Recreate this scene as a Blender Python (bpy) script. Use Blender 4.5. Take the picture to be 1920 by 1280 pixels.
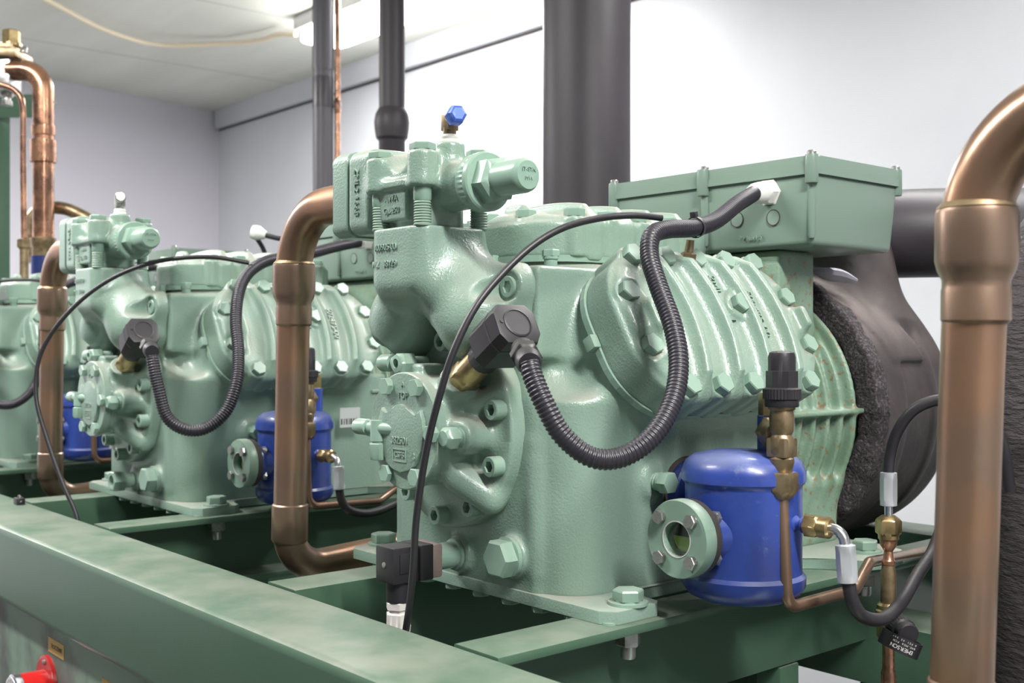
import bpy, bmesh, math, random
import numpy as np
from mathutils import Vector, Matrix, Euler
random.seed(4)
for o in list(bpy.data.objects): bpy.data.objects.remove(o)
SC = bpy.context.scene
COL = SC.collection
PI = math.pi
R_ = math.radians

# ------------------------------------------------------------------ camera, world, lamps
cam = bpy.data.cameras.new('camera'); camo = bpy.data.objects.new('camera', cam); COL.objects.link(camo)
camo.location = (0, 0, 1.45)
camo.rotation_euler = (R_(90), 0, math.atan(2460/2110))
cam.sensor_width = 36; cam.lens = 36*2110/1920
cam.clip_start = .05; cam.clip_end = 60
cam.dof.use_dof = True; cam.dof.focus_distance = 1.38; cam.dof.aperture_fstop = 8.0
SC.camera = camo
w = bpy.data.worlds.new('world'); SC.world = w; w.use_nodes = True
w.node_tree.nodes['Background'].inputs[0].default_value = (.75, .8, .9, 1)
w.node_tree.nodes['Background'].inputs[1].default_value = .05
SC.view_settings.view_transform = 'Standard'; SC.view_settings.look = 'None'
SC.view_settings.exposure = 0.13; SC.view_settings.gamma = 1
CEIL = 3.0
def area(name, loc, sx, sy, power, rot=(0, 0, 0), col=(1, .98, .95)):
    l = bpy.data.lights.new(name, 'AREA'); l.shape = 'RECTANGLE'; l.size = sx; l.size_y = sy; l.energy = power; l.color = col
    o = bpy.data.objects.new(name, l); o.location = loc; o.rotation_euler = rot; COL.objects.link(o); return o
# ceiling luminaires: (centre x, centre y, power)
LUMS = [(-4.0, 2.83, 54), (-.9, 2.2, 26), (-2.3, -.1, 66), (.75, .45, 112), (-5.2, .2, 96)]
for i, (lx, ly, p) in enumerate(LUMS):
    area('tube_light', (lx, ly, CEIL-.125), 1.40, .13, p)

# ------------------------------------------------------------------ materials
def nd(nt, t, **k):
    n = nt.nodes.new(t)
    for a, b in k.items(): setattr(n, a, b)
    return n
def srgb(r, g, b):
    f = lambda c: (c/255/12.92 if c/255 <= .04045 else ((c/255+.055)/1.055)**2.4)
    return (f(r), f(g), f(b), 1)
def mat(name, col, rough=.5, metal=0, bump=0, bscale=200, bdist=.001, col2=None, cscale=8, cpos=(.4, .65), dust=0, rust=0, spec=.5,
        coat=0, roughvar=0, stretch=None, dustcol=(160, 155, 146), rustcol=(120, 66, 34), rustscale=60, emit=None, trans=0, detail=4, bdetail=3, rustpos=(.66, .72)):
    m = bpy.data.materials.new(name); m.use_nodes = True; nt = m.node_tree
    b = nt.nodes['Principled BSDF']; L = nt.links.new
    b.inputs['Base Color'].default_value = col; b.inputs['Roughness'].default_value = rough
    b.inputs['Metallic'].default_value = metal; b.inputs['Specular IOR Level'].default_value = spec
    b.inputs['Coat Weight'].default_value = coat; b.inputs['Coat Roughness'].default_value = .15
    b.inputs['Transmission Weight'].default_value = trans
    if emit: b.inputs['Emission Color'].default_value = emit[0]; b.inputs['Emission Strength'].default_value = emit[1]
    tc = nd(nt, 'ShaderNodeTexCoord'); mp = nd(nt, 'ShaderNodeMapping'); L(tc.outputs['Object'], mp.inputs[0])
    if stretch: mp.inputs['Scale'].default_value = stretch
    def noise(s, d=3, r=.55):
        n = nd(nt, 'ShaderNodeTexNoise'); n.inputs['Scale'].default_value = s; n.inputs['Detail'].default_value = d
        n.inputs['Roughness'].default_value = r; L(mp.outputs[0], n.inputs['Vector']); return n
    def ramp(src, a, c):
        r = nd(nt, 'ShaderNodeMapRange'); r.inputs['From Min'].default_value = a; r.inputs['From Max'].default_value = c
        r.interpolation_type = 'SMOOTHSTEP'; L(src, r.inputs['Value']); return r.outputs[0]
    def mix(f, a, c):
        x = nd(nt, 'ShaderNodeMix', data_type='RGBA')
        if isinstance(f, float): x.inputs[0].default_value = f
        else: L(f, x.inputs[0])
        for s, q in ((6, a), (7, c)):
            if isinstance(q, tuple): x.inputs[s].default_value = q
            else: L(q, x.inputs[s])
        return x.outputs[2]
    def mul(a, k):
        x = nd(nt, 'ShaderNodeMath', operation='MULTIPLY'); L(a, x.inputs[0])
        if isinstance(k, (int, float)): x.inputs[1].default_value = k
        else: L(k, x.inputs[1])
        return x.outputs[0]
    cur = col
    if col2: cur = mix(ramp(noise(cscale, detail).outputs[0], *cpos), cur, col2)
    if rust: cur = mix(mul(ramp(noise(rustscale, 6, .7).outputs[0], *rustpos), rust), cur, srgb(*rustcol))
    if dust:
        g = nd(nt, 'ShaderNodeNewGeometry'); sp = nd(nt, 'ShaderNodeSeparateXYZ'); L(g.outputs['Normal'], sp.inputs[0])
        up = ramp(sp.outputs[2], .22, .95)
        cur = mix(mul(mul(up, ramp(noise(9, 5, .6).outputs[0], .22, .72)), dust), cur, srgb(*dustcol))
        r2 = nd(nt, 'ShaderNodeMath', operation='MULTIPLY_ADD'); L(mul(up, .35*dust), r2.inputs[0]); r2.inputs[1].default_value = 1; r2.inputs[2].default_value = rough
        if not roughvar: L(r2.outputs[0], b.inputs['Roughness'])
    if roughvar:
        r = nd(nt, 'ShaderNodeMapRange'); r.inputs['To Min'].default_value = rough-roughvar; r.inputs['To Max'].default_value = rough+roughvar
        r.inputs['From Min'].default_value = .35; r.inputs['From Max'].default_value = .65
        L(noise(cscale*1.7, 4).outputs[0], r.inputs['Value']); L(r.outputs[0], b.inputs['Roughness'])
    if not isinstance(cur, tuple): L(cur, b.inputs['Base Color'])
    if bump:
        bp = nd(nt, 'ShaderNodeBump'); bp.inputs['Strength'].default_value = bump; bp.inputs['Distance'].default_value = bdist
        L(noise(bscale, bdetail, .6).outputs[0], bp.inputs['Height']); L(bp.outputs[0], b.inputs['Normal'])
    return m
GC = srgb(126, 150, 137)
M = {}
M['cast'] = mat('cast_green_paint', GC, .30, bump=.6, bscale=330, bdist=.0011, bdetail=2, coat=.15, col2=srgb(126, 150, 135), cscale=9, dust=.85, rust=.55, rustscale=26, rustpos=(.70, .78), spec=.5)
M['fin'] = mat('rusty_green_paint', srgb(124, 150, 131), .38, bump=.6, bscale=260, bdist=.0012, col2=srgb(110, 136, 113), cscale=14, dust=.3, rust=.8, rustscale=75, rustpos=(.555, .64), rustcol=(134, 92, 52))
M['smooth'] = mat('smooth_green_paint', srgb(133, 160, 145), .26, bump=.12, bscale=300, bdist=.0006, col2=srgb(124, 151, 136), cscale=12, dust=.5, rust=.5, rustscale=70, rustpos=(.68, .76))
M['beam'] = mat('beam_green_enamel', srgb(70, 97, 79), .30, bump=.16, bscale=120, bdist=.0008, col2=srgb(66, 94, 75), cscale=5, dust=.4, roughvar=.0, spec=.5, rust=.25, rustscale=90, rustpos=(.74, .78))
M['boxm'] = mat('terminal_box_green', srgb(118, 138, 126), .30, bump=.05, bscale=400, bdist=.0004, dust=.35)
M['copper'] = mat('aged_copper', srgb(136, 114, 98), .36, metal=.75, bump=.12, bscale=60, bdist=.0006, col2=srgb(158, 118, 90), cscale=6, cpos=(.45, .75), roughvar=.08)
M['copper2'] = mat('bright_copper', srgb(186, 140, 112), .28, metal=.8, bump=.15, bscale=60, bdist=.0006, col2=srgb(120, 90, 76), cscale=11, cpos=(.4, .6), roughvar=.08)
M['brass'] = mat('brass', srgb(186, 164, 120), .3, metal=.9, col2=srgb(150, 130, 94), cscale=40, bump=.1, bscale=300, bdist=.0004)
M['dullbrass'] = mat('dull_brass', srgb(150, 132, 104), .4, metal=.8, col2=srgb(120, 104, 80), cscale=50, bump=.2, bscale=300, bdist=.0005)
M['zinc'] = mat('zinc_steel', srgb(178, 178, 176), .34, metal=.85, col2=srgb(140, 138, 132), cscale=60, bump=.1, bscale=200, bdist=.0004)
M['crimp'] = mat('satin_steel_sleeve', srgb(196, 199, 204), .38, metal=.6)
M['brownsteel'] = mat('dusty_brown_steel', srgb(128, 114, 108), .6, bump=.4, bscale=400, metal=.3)
M['chrome'] = mat('crimped_steel', srgb(205, 207, 210), .22, metal=.95)
M['blue'] = mat('blue_paint', srgb(46, 70, 150), .30, bump=.25, bscale=110, bdist=.001, col2=srgb(40, 58, 128), cscale=14, cpos=(.35, .65), dust=.75, dustcol=(122, 128, 150), coat=.2, rust=.35, rustcol=(120, 130, 160), rustscale=45, rustpos=(.58, .7))
M['darkblue'] = mat('dark_blue_paint', srgb(26, 42, 96), .4)
M['bluecap'] = mat('blue_anodised_cap', srgb(62, 92, 190), .35, metal=.2, col2=srgb(90, 120, 205), cscale=80)
M['rubber'] = mat('black_plastic', srgb(36, 34, 38), .42, bump=.06, bscale=300, bdist=.0004, dust=.25, dustcol=(110, 105, 104))
M['conduit'] = mat('corrugated_black_plastic', srgb(40, 38, 45), .34, dust=.3, dustcol=(110, 104, 110))
M['gasket'] = mat('gasket_dark', srgb(62, 56, 52), .8)
M['foam'] = mat('black_foam_sheet', srgb(54, 48, 50), .6, bump=.5, bscale=24, bdist=.004, col2=srgb(78, 69, 69), cscale=5, dust=.7, dustcol=(140, 128, 124), roughvar=.0)
M['foamcut'] = mat('cut_foam_edge', srgb(48, 43, 46), .85, bump=1, bscale=230, bdist=.004, col2=srgb(86, 78, 82), cscale=220, cpos=(.5, .62))
M['leather'] = mat('wrinkled_black_insulation', srgb(58, 52, 54), .5, bump=1, bscale=34, bdist=.007, stretch=(1, 1, 3.2), bdetail=5)
M['insul'] = mat('black_pipe_insulation', srgb(46, 42, 47), .5, bump=.25, bscale=90, bdist=.001, col2=srgb(52, 47, 53), cscale=6)
M['insulg'] = mat('grey_pipe_insulation', srgb(92, 90, 96), .42, bump=.2, bscale=60, bdist=.001)
M['tape'] = mat('black_tape', srgb(66, 62, 68), .35)
M['glue'] = mat('torn_white_foam', srgb(196, 190, 205), .8)
M['white'] = mat('white_plastic', srgb(222, 220, 216), .4, dust=.2)
M['ptfe'] = mat('white_thread_tape', srgb(225, 225, 220), .6, bump=.5, bscale=300)
M['cream'] = mat('cream_cable', srgb(226, 212, 186), .5)
M['wall'] = mat('white_wall', srgb(206, 208, 213), .8, bump=.35, bscale=45, bdist=.003, bdetail=6, col2=srgb(200, 202, 208), cscale=1.2)
M['farwall'] = mat('grey_wall', srgb(206, 204, 212), .8, bump=.3, bscale=45, bdist=.003, bdetail=6)
M['ceil'] = mat('concrete_ceiling', srgb(224, 225, 216), .85, bump=.4, bscale=12, bdist=.003, col2=srgb(212, 213, 202), cscale=1.6, cpos=(.35, .7), stretch=(.35, 1.6, 1), bdetail=7)
M['floor'] = mat('concrete_floor', srgb(78, 80, 78), .6, col2=srgb(66, 68, 66), cscale=2)
M['darkwall'] = mat('grey_painted_wall', srgb(120, 122, 126), .8)
M['lamp'] = mat('lamp_diffuser', srgb(250, 250, 248), .5, emit=((1, .99, .97, 1), 30))
M['lampbody'] = mat('lamp_housing', srgb(210, 210, 208), .5)
M['red'] = mat('red_gauge_paint', srgb(176, 32, 30), .25, coat=.3)
M['dial'] = mat('gauge_dial', srgb(225, 222, 225), .4)
M['yellow'] = mat('yellow_sticker', srgb(212, 180, 96), .45)
M['ink'] = mat('black_ink', srgb(40, 36, 34), .6)
M['whiteink'] = mat('white_print', srgb(200, 198, 196), .6)
M['greyink'] = mat('grey_print', srgb(120, 112, 112), .7)
M['panel'] = mat('smudged_green_panel', srgb(110, 132, 116), .5, col2=srgb(70, 70, 70), cscale=4.5, cpos=(.42, .62), bump=.2, bscale=30)
M['glass'] = bpy.data.materials.new('sight_glass'); M['glass'].use_nodes = True
_n = M['glass'].node_tree; _n.nodes.clear(); _o = nd(_n, 'ShaderNodeOutputMaterial'); _t = nd(_n, 'ShaderNodeBsdfTransparent'); _g = nd(_n, 'ShaderNodeBsdfGlossy'); _x = nd(_n, 'ShaderNodeMixShader')
_t.inputs[0].default_value = (.86, .95, .88, 1); _g.inputs['Roughness'].default_value = .03; _x.inputs[0].default_value = .07
_n.links.new(_t.outputs[0], _x.inputs[1]); _n.links.new(_g.outputs[0], _x.inputs[2]); _n.links.new(_x.outputs[0], _o.inputs[0])
M['well'] = mat('sight_well_steel', srgb(92, 98, 84), .4, metal=.3)
M['oil'] = mat('amber_oil', srgb(186, 184, 84), .15, metal=0, coat=.5)
M['label'] = mat('silver_label', srgb(190, 196, 194), .4, metal=.2)
M['perf'] = mat('perforated_plate', srgb(150, 160, 155), .45, metal=.3)
M['gland'] = mat('grey_gland', srgb(205, 200, 196), .45)
# screw thread: glossy paint with fine rings
# concrete joints on the ceiling + perforations: procedural
def add_joint(m, axis, period, width, dark):
    nt = m.node_tree; b = nt.nodes['Principled BSDF']; L = nt.links.new
    src = b.inputs['Base Color'].links[0].from_socket if b.inputs['Base Color'].is_linked else None
    tc = nd(nt, 'ShaderNodeTexCoord'); s = nd(nt, 'ShaderNodeSeparateXYZ'); L(tc.outputs['Object'], s.inputs[0])
    a = nd(nt, 'ShaderNodeMath', operation='PINGPONG'); L(s.outputs[axis], a.inputs[0]); a.inputs[1].default_value = period/2
    c = nd(nt, 'ShaderNodeMath', operation='LESS_THAN'); L(a.outputs[0], c.inputs[0]); c.inputs[1].default_value = width
    x = nd(nt, 'ShaderNodeMix', data_type='RGBA'); L(c.outputs[0], x.inputs[0])
    if src: L(src, x.inputs[6])
    else: x.inputs[6].default_value = b.inputs['Base Color'].default_value
    x.inputs[7].default_value = dark; L(x.outputs[2], b.inputs['Base Color'])
add_joint(M['ceil'], 0, 1.2, .012, srgb(196, 197, 190))
def add_holes(m):
    nt = m.node_tree; b = nt.nodes['Principled BSDF']; L = nt.links.new
    tc = nd(nt, 'ShaderNodeTexCoord'); v = nd(nt, 'ShaderNodeTexVoronoi'); v.inputs['Scale'].default_value = 34; v.inputs['Randomness'].default_value = 0
    L(tc.outputs['Object'], v.inputs['Vector'])
    c = nd(nt, 'ShaderNodeMath', operation='LESS_THAN'); L(v.outputs['Distance'], c.inputs[0]); c.inputs[1].default_value = .3
    x = nd(nt, 'ShaderNodeMix', data_type='RGBA'); L(c.outputs[0], x.inputs[0]); x.inputs[6].default_value = b.inputs['Base Color'].default_value
    x.inputs[7].default_value = (.01, .01, .01, 1); L(x.outputs[2], b.inputs['Base Color'])
add_holes(M['perf'])

# ------------------------------------------------------------------ object helpers
def link(o, parent=None):
    COL.objects.link(o)
    if parent: o.parent = parent
    return o
def tag(o, label=None, cat=None, group=None, kind=None):
    if label: o['label'] = label
    if cat: o['category'] = cat
    if group: o['group'] = group
    if kind: o['kind'] = kind
    return o
def thing(name, label, cat, loc=(0, 0, 0), group=None, parent=None):
    o = bpy.data.objects.new(name, None); link(o, parent); o.location = loc; o.empty_display_size = .05
    return tag(o, label, cat, group)
def obj(name, me, m, parent=None, loc=None, rot=None, mtx=None):
    if isinstance(me, bmesh.types.BMesh):
        d = bpy.data.meshes.new(name); me.to_mesh(d); me.free(); me = d
        me.shade_smooth(); me.set_sharp_from_angle(angle=R_(32))
    if not me.materials: me.materials.append(M[m])
    o = bpy.data.objects.new(name, me); link(o, parent)
    if loc: o.location = loc
    if rot: o.rotation_euler = rot
    if mtx is not None: o.matrix_local = mtx
    return o
def frame(p, d, up=(0, 0, 1)):
    z = Vector(d).normalized(); u = Vector(up)
    if abs(z.dot(u)) > .95: u = Vector((1, 0, 0))
    x = u.cross(z).normalized(); y = z.cross(x)
    m = Matrix((x, y, z)).transposed().to_4x4(); m.translation = Vector(p); return m
def B(): return bmesh.new()
def hexr(t, n=6):
    k = 2*PI/n; a = (t % k) - k/2; return math.cos(k/2)/math.cos(a)
def lathe(bm, prof, mtx=None, seg=28, n=6, a0=0, cap=True):
    """profile of (radius, height[, 'h'|'k']) : h = hexagonal section, k = knurled"""
    mtx = mtx or Matrix(); rings = []
    for q in prof:
        r, z = q[0], q[1]; kind = q[2] if len(q) > 2 else ''
        ring = []
        for i in range(seg):
            t = 2*PI*i/seg + a0
            rr = r
            if kind == 'h': rr = r*hexr(2*PI*i/seg, n)
            if kind == 'k': rr = r*(1 if i % 2 else .965)
            ring.append(bm.verts.new(mtx @ Vector((rr*math.cos(t), rr*math.sin(t), z))))
        rings.append(ring)
    for a, b in zip(rings, rings[1:]):
        for i in range(seg): bm.faces.new((a[i], a[(i+1) % seg], b[(i+1) % seg], b[i]))
    if cap:
        bm.faces.new(rings[0][::-1]); bm.faces.new(rings[-1])
    return bm
def box(bm, c, h, bev=.0, mtx=None, seg=2):
    r = bmesh.ops.create_cube(bm, size=1); vs = r['verts']
    for v in vs: v.co = Vector((v.co.x*2*h[0]+c[0], v.co.y*2*h[1]+c[1], v.co.z*2*h[2]+c[2]))
    if mtx is not None:
        for v in vs: v.co = mtx @ v.co
    if bev:
        es = list({e for v in vs for e in v.link_edges})
        bmesh.ops.bevel(bm, geom=es, offset=bev, segments=seg, profile=.6, affect='EDGES')
    return bm
def prism(bm, pts, z0, z1, mtx=None, bev=0):
    mtx = mtx or Matrix()
    a = [bm.verts.new(mtx @ Vector((x, y, z0))) for x, y in pts]; b = [bm.verts.new(mtx @ Vector((x, y, z1))) for x, y in pts]
    n = len(pts); f0 = bm.faces.new(a[::-1]); f1 = bm.faces.new(b)
    for i in range(n): bm.faces.new((a[i], a[(i+1) % n], b[(i+1) % n], b[i]))
    if bev:
        bmesh.ops.bevel(bm, geom=list(f1.edges), offset=bev, segments=2, profile=.6, affect='EDGES')
    return bm
def rrect(w, h, r, n=5):
    out = []
    for cx, cy, a in ((w-r, h-r, 0), (-w+r, h-r, PI/2), (-w+r, -h+r, PI), (w-r, -h+r, 1.5*PI)):
        for i in range(n+1):
            t = a+PI/2*i/n; out.append((cx+r*math.cos(t), cy+r*math.sin(t)))
    return out
def spline(pts, step):
    """Catmull-Rom resampled at an even step"""
    P = [Vector(p) for p in pts]; P = [P[0]*2-P[1]]+P+[P[-1]*2-P[-2]]; out = []
    for i in range(1, len(P)-2):
        a, b, c, d = P[i-1:i+3]
        for k in range(24):
            t = k/24
            out.append(.5*((2*b)+(c-a)*t+(2*a-5*b+4*c-d)*t*t+(3*b-a-3*c+d)*t**3))
    out.append(P[-2])
    L = [0]
    for p, q in zip(out, out[1:]): L.append(L[-1]+(q-p).length)
    n = max(2, int(L[-1]/step)); res = []; j = 0
    for k in range(n+1):
        s = L[-1]*k/n
        while j < len(L)-2 and L[j+1] < s: j += 1
        f = (s-L[j])/max(1e-9, L[j+1]-L[j]); res.append(out[j].lerp(out[j+1], min(1, f)))
    return res, L[-1]
def tube(bm, pts, r, seg=16, step=None, smooth=True, cap=True, arcs=None):
    if smooth: P, _ = spline(pts, step or (.004 if callable(r) else r*.8))
    else: P = [Vector(p) for p in pts]
    n = len(P); T = []
    for i in range(n): T.append((P[min(n-1, i+1)]-P[max(0, i-1)]).normalized())
    u = Vector((0, 0, 1)) if abs(T[0].z) < .9 else Vector((1, 0, 0))
    x = u.cross(T[0]).normalized(); rings = []
    for i in range(n):
        x = (x-T[i]*x.dot(T[i])).normalized(); y = T[i].cross(x)
        rr = r(i, n) if callable(r) else r
        rings.append([bm.verts.new(P[i]+x*(rr*math.cos(2*PI*k/seg))+y*(rr*math.sin(2*PI*k/seg))) for k in range(seg)])
    for a, b in zip(rings, rings[1:]):
        for k in range(seg): bm.faces.new((a[k], a[(k+1) % seg], b[(k+1) % seg], b[k]))
    if cap: bm.faces.new(rings[0][::-1]); bm.faces.new(rings[-1])
    return bm
def arcpath(pts, rad, n=10):
    """polyline with rounded corners"""
    P = [Vector(p) for p in pts]; out = [P[0]]
    for i in range(1, len(P)-1):
        a = (P[i-1]-P[i]).normalized(); b = (P[i+1]-P[i]).normalized(); r = rad[i-1] if isinstance(rad, (list, tuple)) else rad
        ang = a.angle(b); d = r/math.tan(ang/2); c = P[i]+(a+b).normalized()*(r/math.sin(ang/2))
        s, e = P[i]+a*d, P[i]+b*d; sv, ev = s-c, e-c; tot = sv.angle(ev); ax = sv.cross(ev).normalized()
        for k in range(n+1): out.append(c+Matrix.Rotation(tot*k/n, 3, ax) @ sv)
    out.append(P[-1]); return out
_tc = {}
def text(name, s, size, m, parent, mtx, ext=.0006):
    key = (s, size, ext)
    if key not in _tc:
        c = bpy.data.curves.new('txt', 'FONT'); c.body = s; c.size = size; c.extrude = ext; c.align_x = 'CENTER'; c.align_y = 'CENTER'
        o = bpy.data.objects.new('txt', c); COL.objects.link(o); dg = bpy.context.evaluated_depsgraph_get(); dg.update()
        me = bpy.data.meshes.new_from_object(o.evaluated_get(dg)); me.name = name; bpy.data.objects.remove(o)
        me.materials.clear(); me.materials.append(M[m]); _tc[key] = me
    me = _tc[key]
    if me.materials[0] != M[m]: me = me.copy(); me.materials.clear(); me.materials.append(M[m])
    return obj(name, me, m, parent, mtx=mtx)
_hb = {}
def hexbolt(parent, p, d, af=.024, h=.0105, m='smooth', name='hex_bolt', twist=0, washer=0, label=None):
    k = (af, h, m, washer)
    if k not in _hb:
        bm = B(); r = af/2/math.cos(PI/6)
        if washer: lathe(bm, [(washer, 0), (washer, .0035)], seg=32)
        z0 = .0035 if washer else 0
        lathe(bm, [(af*.5, z0-.002), (af*.5, z0+.0015), (r*.985, z0+.0016, 'h'), (r, z0+.0022, 'h'), (r, z0+h*.86, 'h'), (r*.93, z0+h, 'h'), (r*.6, z0+h, 'h')], seg=48)
        me = bpy.data.meshes.new('hex_bolt'); bm.to_mesh(me); bm.free(); me.shade_smooth(); me.set_sharp_from_angle(angle=R_(25)); me.materials.append(M[m]); _hb[k] = me
    o = obj(name, _hb[k], m, parent, mtx=frame(p, d) @ Matrix.Rotation(twist, 4, 'Z'))
    if label: o['label'] = label
    return o
def capscrew(parent, p, d, r=.0125, h=.017, m='smooth', name='socket_screw'):
    k = ('s', r, h, m)
    if k not in _hb:
        bm = B()
        lathe(bm, [(r, 0), (r, h-.001), (r-.001, h), (r*.62, h, 'h'), (r*.60, h-.001, 'h'), (r*.60, h*.35, 'h'), (.001, h*.3, 'h')], seg=36)
        me = bpy.data.meshes.new('socket_screw'); bm.to_mesh(me); bm.free(); me.shade_smooth(); me.set_sharp_from_angle(angle=R_(25)); me.materials.append(M[m]); _hb[k] = me
    return obj(name, _hb[k], m, parent, mtx=frame(p, d))

# ------------------------------------------------------------------ distance fields for the cast shapes
def smin(a, b, k):
    h = np.clip(.5+.5*(b-a)/k, 0, 1); return b+(a-b)*h-k*h*(1-h)
def smax(a, b, k): return -smin(-a, -b, k)
def sbox(X, Y, Z, c, h, r=0.):
    qx, qy, qz = abs(X-c[0])-h[0]+r, abs(Y-c[1])-h[1]+r, abs(Z-c[2])-h[2]+r
    return np.sqrt(np.maximum(qx, 0)**2+np.maximum(qy, 0)**2+np.maximum(qz, 0)**2)+np.minimum(np.maximum(qx, np.maximum(qy, qz)), 0)-r
def scap(X, Y, Z, a, b, r, r2=None):
    a = np.array(a, np.float32); b = np.array(b, np.float32); d = b-a; L = float(d@d)
    t = np.clip(((X-a[0])*d[0]+(Y-a[1])*d[1]+(Z-a[2])*d[2])/L, 0, 1)
    rr = r if r2 is None else r+(r2-r)*t
    return np.sqrt((X-a[0]-d[0]*t)**2+(Y-a[1]-d[1]*t)**2+(Z-a[2]-d[2]*t)**2)-rr
def scyl(X, Y, Z, a, b, r, rnd=.0):
    a = np.array(a, np.float32); b = np.array(b, np.float32); d = b-a; L = float(np.sqrt(d@d)); d = d/L
    t = (X-a[0])*d[0]+(Y-a[1])*d[1]+(Z-a[2])*d[2]
    rad = np.sqrt(np.maximum((X-a[0])**2+(Y-a[1])**2+(Z-a[2])**2-t*t, 0))
    q1 = rad-r+rnd; q2 = abs(t-L/2)-L/2+rnd
    return np.minimum(np.maximum(q1, q2), 0)+np.sqrt(np.maximum(q1, 0)**2+np.maximum(q2, 0)**2)-rnd
def srr(U, V, W, hu, hv, rc, w0, w1, rnd=.002):
    """extruded rounded rectangle"""
    qu, qv = abs(U)-hu+rc, abs(V)-hv+rc
    d2 = np.sqrt(np.maximum(qu, 0)**2+np.maximum(qv, 0)**2)+np.minimum(np.maximum(qu, qv), 0)-rc
    q1 = d2+rnd; q2 = abs(W-(w0+w1)/2)-(w1-w0)/2+rnd
    return np.minimum(np.maximum(q1, q2), 0)+np.sqrt(np.maximum(q1, 0)**2+np.maximum(q2, 0)**2)-rnd
def sdf_mesh(name, fn, lo, hi, h, m):
    n = [int((b-a)/h)+2 for a, b in zip(lo, hi)]
    ax = [np.float32(a)+np.arange(k, dtype=np.float32)*np.float32(h) for a, k in zip(lo, n)]
    X, Y, Z = np.meshgrid(*ax, indexing='ij')
    v = fn(X, Y, Z).astype(np.float32)
    v[0] = v[-1] = 1; v[:, 0] = v[:, -1] = 1; v[:, :, 0] = v[:, :, -1] = 1
    s = v < 0
    c = np.zeros([k-1 for k in n], np.int8)
    offs = [(i, j, k) for i in (0, 1) for j in (0, 1) for k in (0, 1)]
    for o in offs: c += s[o[0]:n[0]-1+o[0], o[1]:n[1]-1+o[1], o[2]:n[2]-1+o[2]]
    act = (c > 0) & (c < 8); idx = np.argwhere(act); mp = np.full(c.shape, -1, np.int32); mp[act] = np.arange(len(idx))
    pos = np.zeros((len(idx), 3), np.float32); cnt = np.zeros(len(idx), np.float32)
    val = {o: v[idx[:, 0]+o[0], idx[:, 1]+o[1], idx[:, 2]+o[2]] for o in offs}
    for a in offs:
        for k in range(3):
            if a[k]: continue
            b = list(a); b[k] = 1; b = tuple(b); va, vb = val[a], val[b]; cr = (va < 0) != (vb < 0)
            t = np.where(cr, va/np.where(cr, va-vb, 1), 0)
            p = np.tile(np.array(a, np.float32), (len(idx), 1)); p[:, k] = t
            pos += p*cr[:, None]; cnt += cr
    pos = (pos/cnt[:, None]+idx)*h+np.array(lo, np.float32)
    quads = []
    for k in range(3):
        j, l = [(1, 2), (2, 0), (0, 1)][k]
        sl0 = [slice(1, m_-1) for m_ in n]; sl1 = list(sl0); sl0[k] = slice(0, n[k]-1); sl1[k] = slice(1, n[k])
        a, b = s[tuple(sl0)], s[tuple(sl1)]
        for flip in (False, True):
            e = np.argwhere((a & ~b) if not flip else (~a & b))
            if not len(e): continue
            e = e+np.array([0 if q == k else 1 for q in range(3)])
            ej = np.zeros(3, int); ej[j] = 1; el = np.zeros(3, int); el[l] = 1
            q = [mp[tuple((e+d).T)] for d in (-ej-el, -el, 0*ej, -ej)]
            q = np.stack(q if not flip else q[::-1], 1); quads.append(q)
    Q = np.concatenate(quads); Q = Q[(Q >= 0).all(1)]
    me = bpy.data.meshes.new(name); me.vertices.add(len(pos)); me.vertices.foreach_set('co', pos.ravel().astype(np.float32))
    me.loops.add(len(Q)*4); me.loops.foreach_set('vertex_index', Q.ravel().astype(np.int32))
    me.polygons.add(len(Q)); me.polygons.foreach_set('loop_start', np.arange(0, len(Q)*4, 4, dtype=np.int32))
    me.update(calc_edges=True); me.validate(); me.shade_smooth(); me.materials.append(M[m]); return me

# ------------------------------------------------------------------ the room
def struct(name, bm, m):
    o = obj(name, bm, m); o['kind'] = 'structure'; return o
struct('floor', box(B(), (-2.2, .7, -.05), (5.8, 3.4, .05)), 'floor')
struct('ceiling', box(B(), (-2.2, .7, CEIL+.05), (5.8, 3.4, .05)), 'ceil')
struct('wall_back', box(B(), (-2.2, 3.50, CEIL/2), (5.3, .06, CEIL/2)), 'wall')
b = B(); prism(b, [(-7.06, 3.46), (-7.16, 3.46), (-6.0, -2.6), (-5.9, -2.6)][::-1], 0, CEIL); struct('wall_far', b, 'farwall')
struct('wall_front', box(B(), (-2.2, -2.6, CEIL/2), (5.3, .06, CEIL/2)), 'darkwall')
struct('wall_near', box(B(), (3.0, .5, CEIL/2), (.06, 3.1, CEIL/2)), 'wall')
# lintel band along the top of the back wall, standing a little proud of it
struct('trim_1', box(B(), (-2.2, 3.42, CEIL-.062), (4.83, .022, .0615)), 'wall')
b = B(); box(b, (-2.2, 3.436, CEIL-.129), (4.83, .006, .005)); struct('lintel_shadow_strip', b, 'gasket')  # dark gap line below the lintel, its edge shadow put into the colour

for i, (lx, ly, p) in enumerate(LUMS):
    t = thing('ceiling_light', ['long tube light on the ceiling near the back wall, lit bright white', 'tube light on the ceiling above the row of compressors near the back wall',
              'tube light on the ceiling in front of the middle of the machine frame', 'tube light on the ceiling behind the camera', 'tube light on the ceiling at the far end of the front aisle'][i], 'ceiling light', (lx, ly, CEIL))
    obj('housing', box(B(), (0, 0, -.035), (.76, .13 if i == 0 else .085, .035), .02), 'lampbody', t)
    bm = B()
    if i == 0: prism(bm, rrect(.75, .12, .08), -.12, -.072, bev=.02)
    else: box(bm, (0, 0, -.085), (.70, .05, .012), .008)
    obj('diffuser', bm, 'lamp', t)
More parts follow.
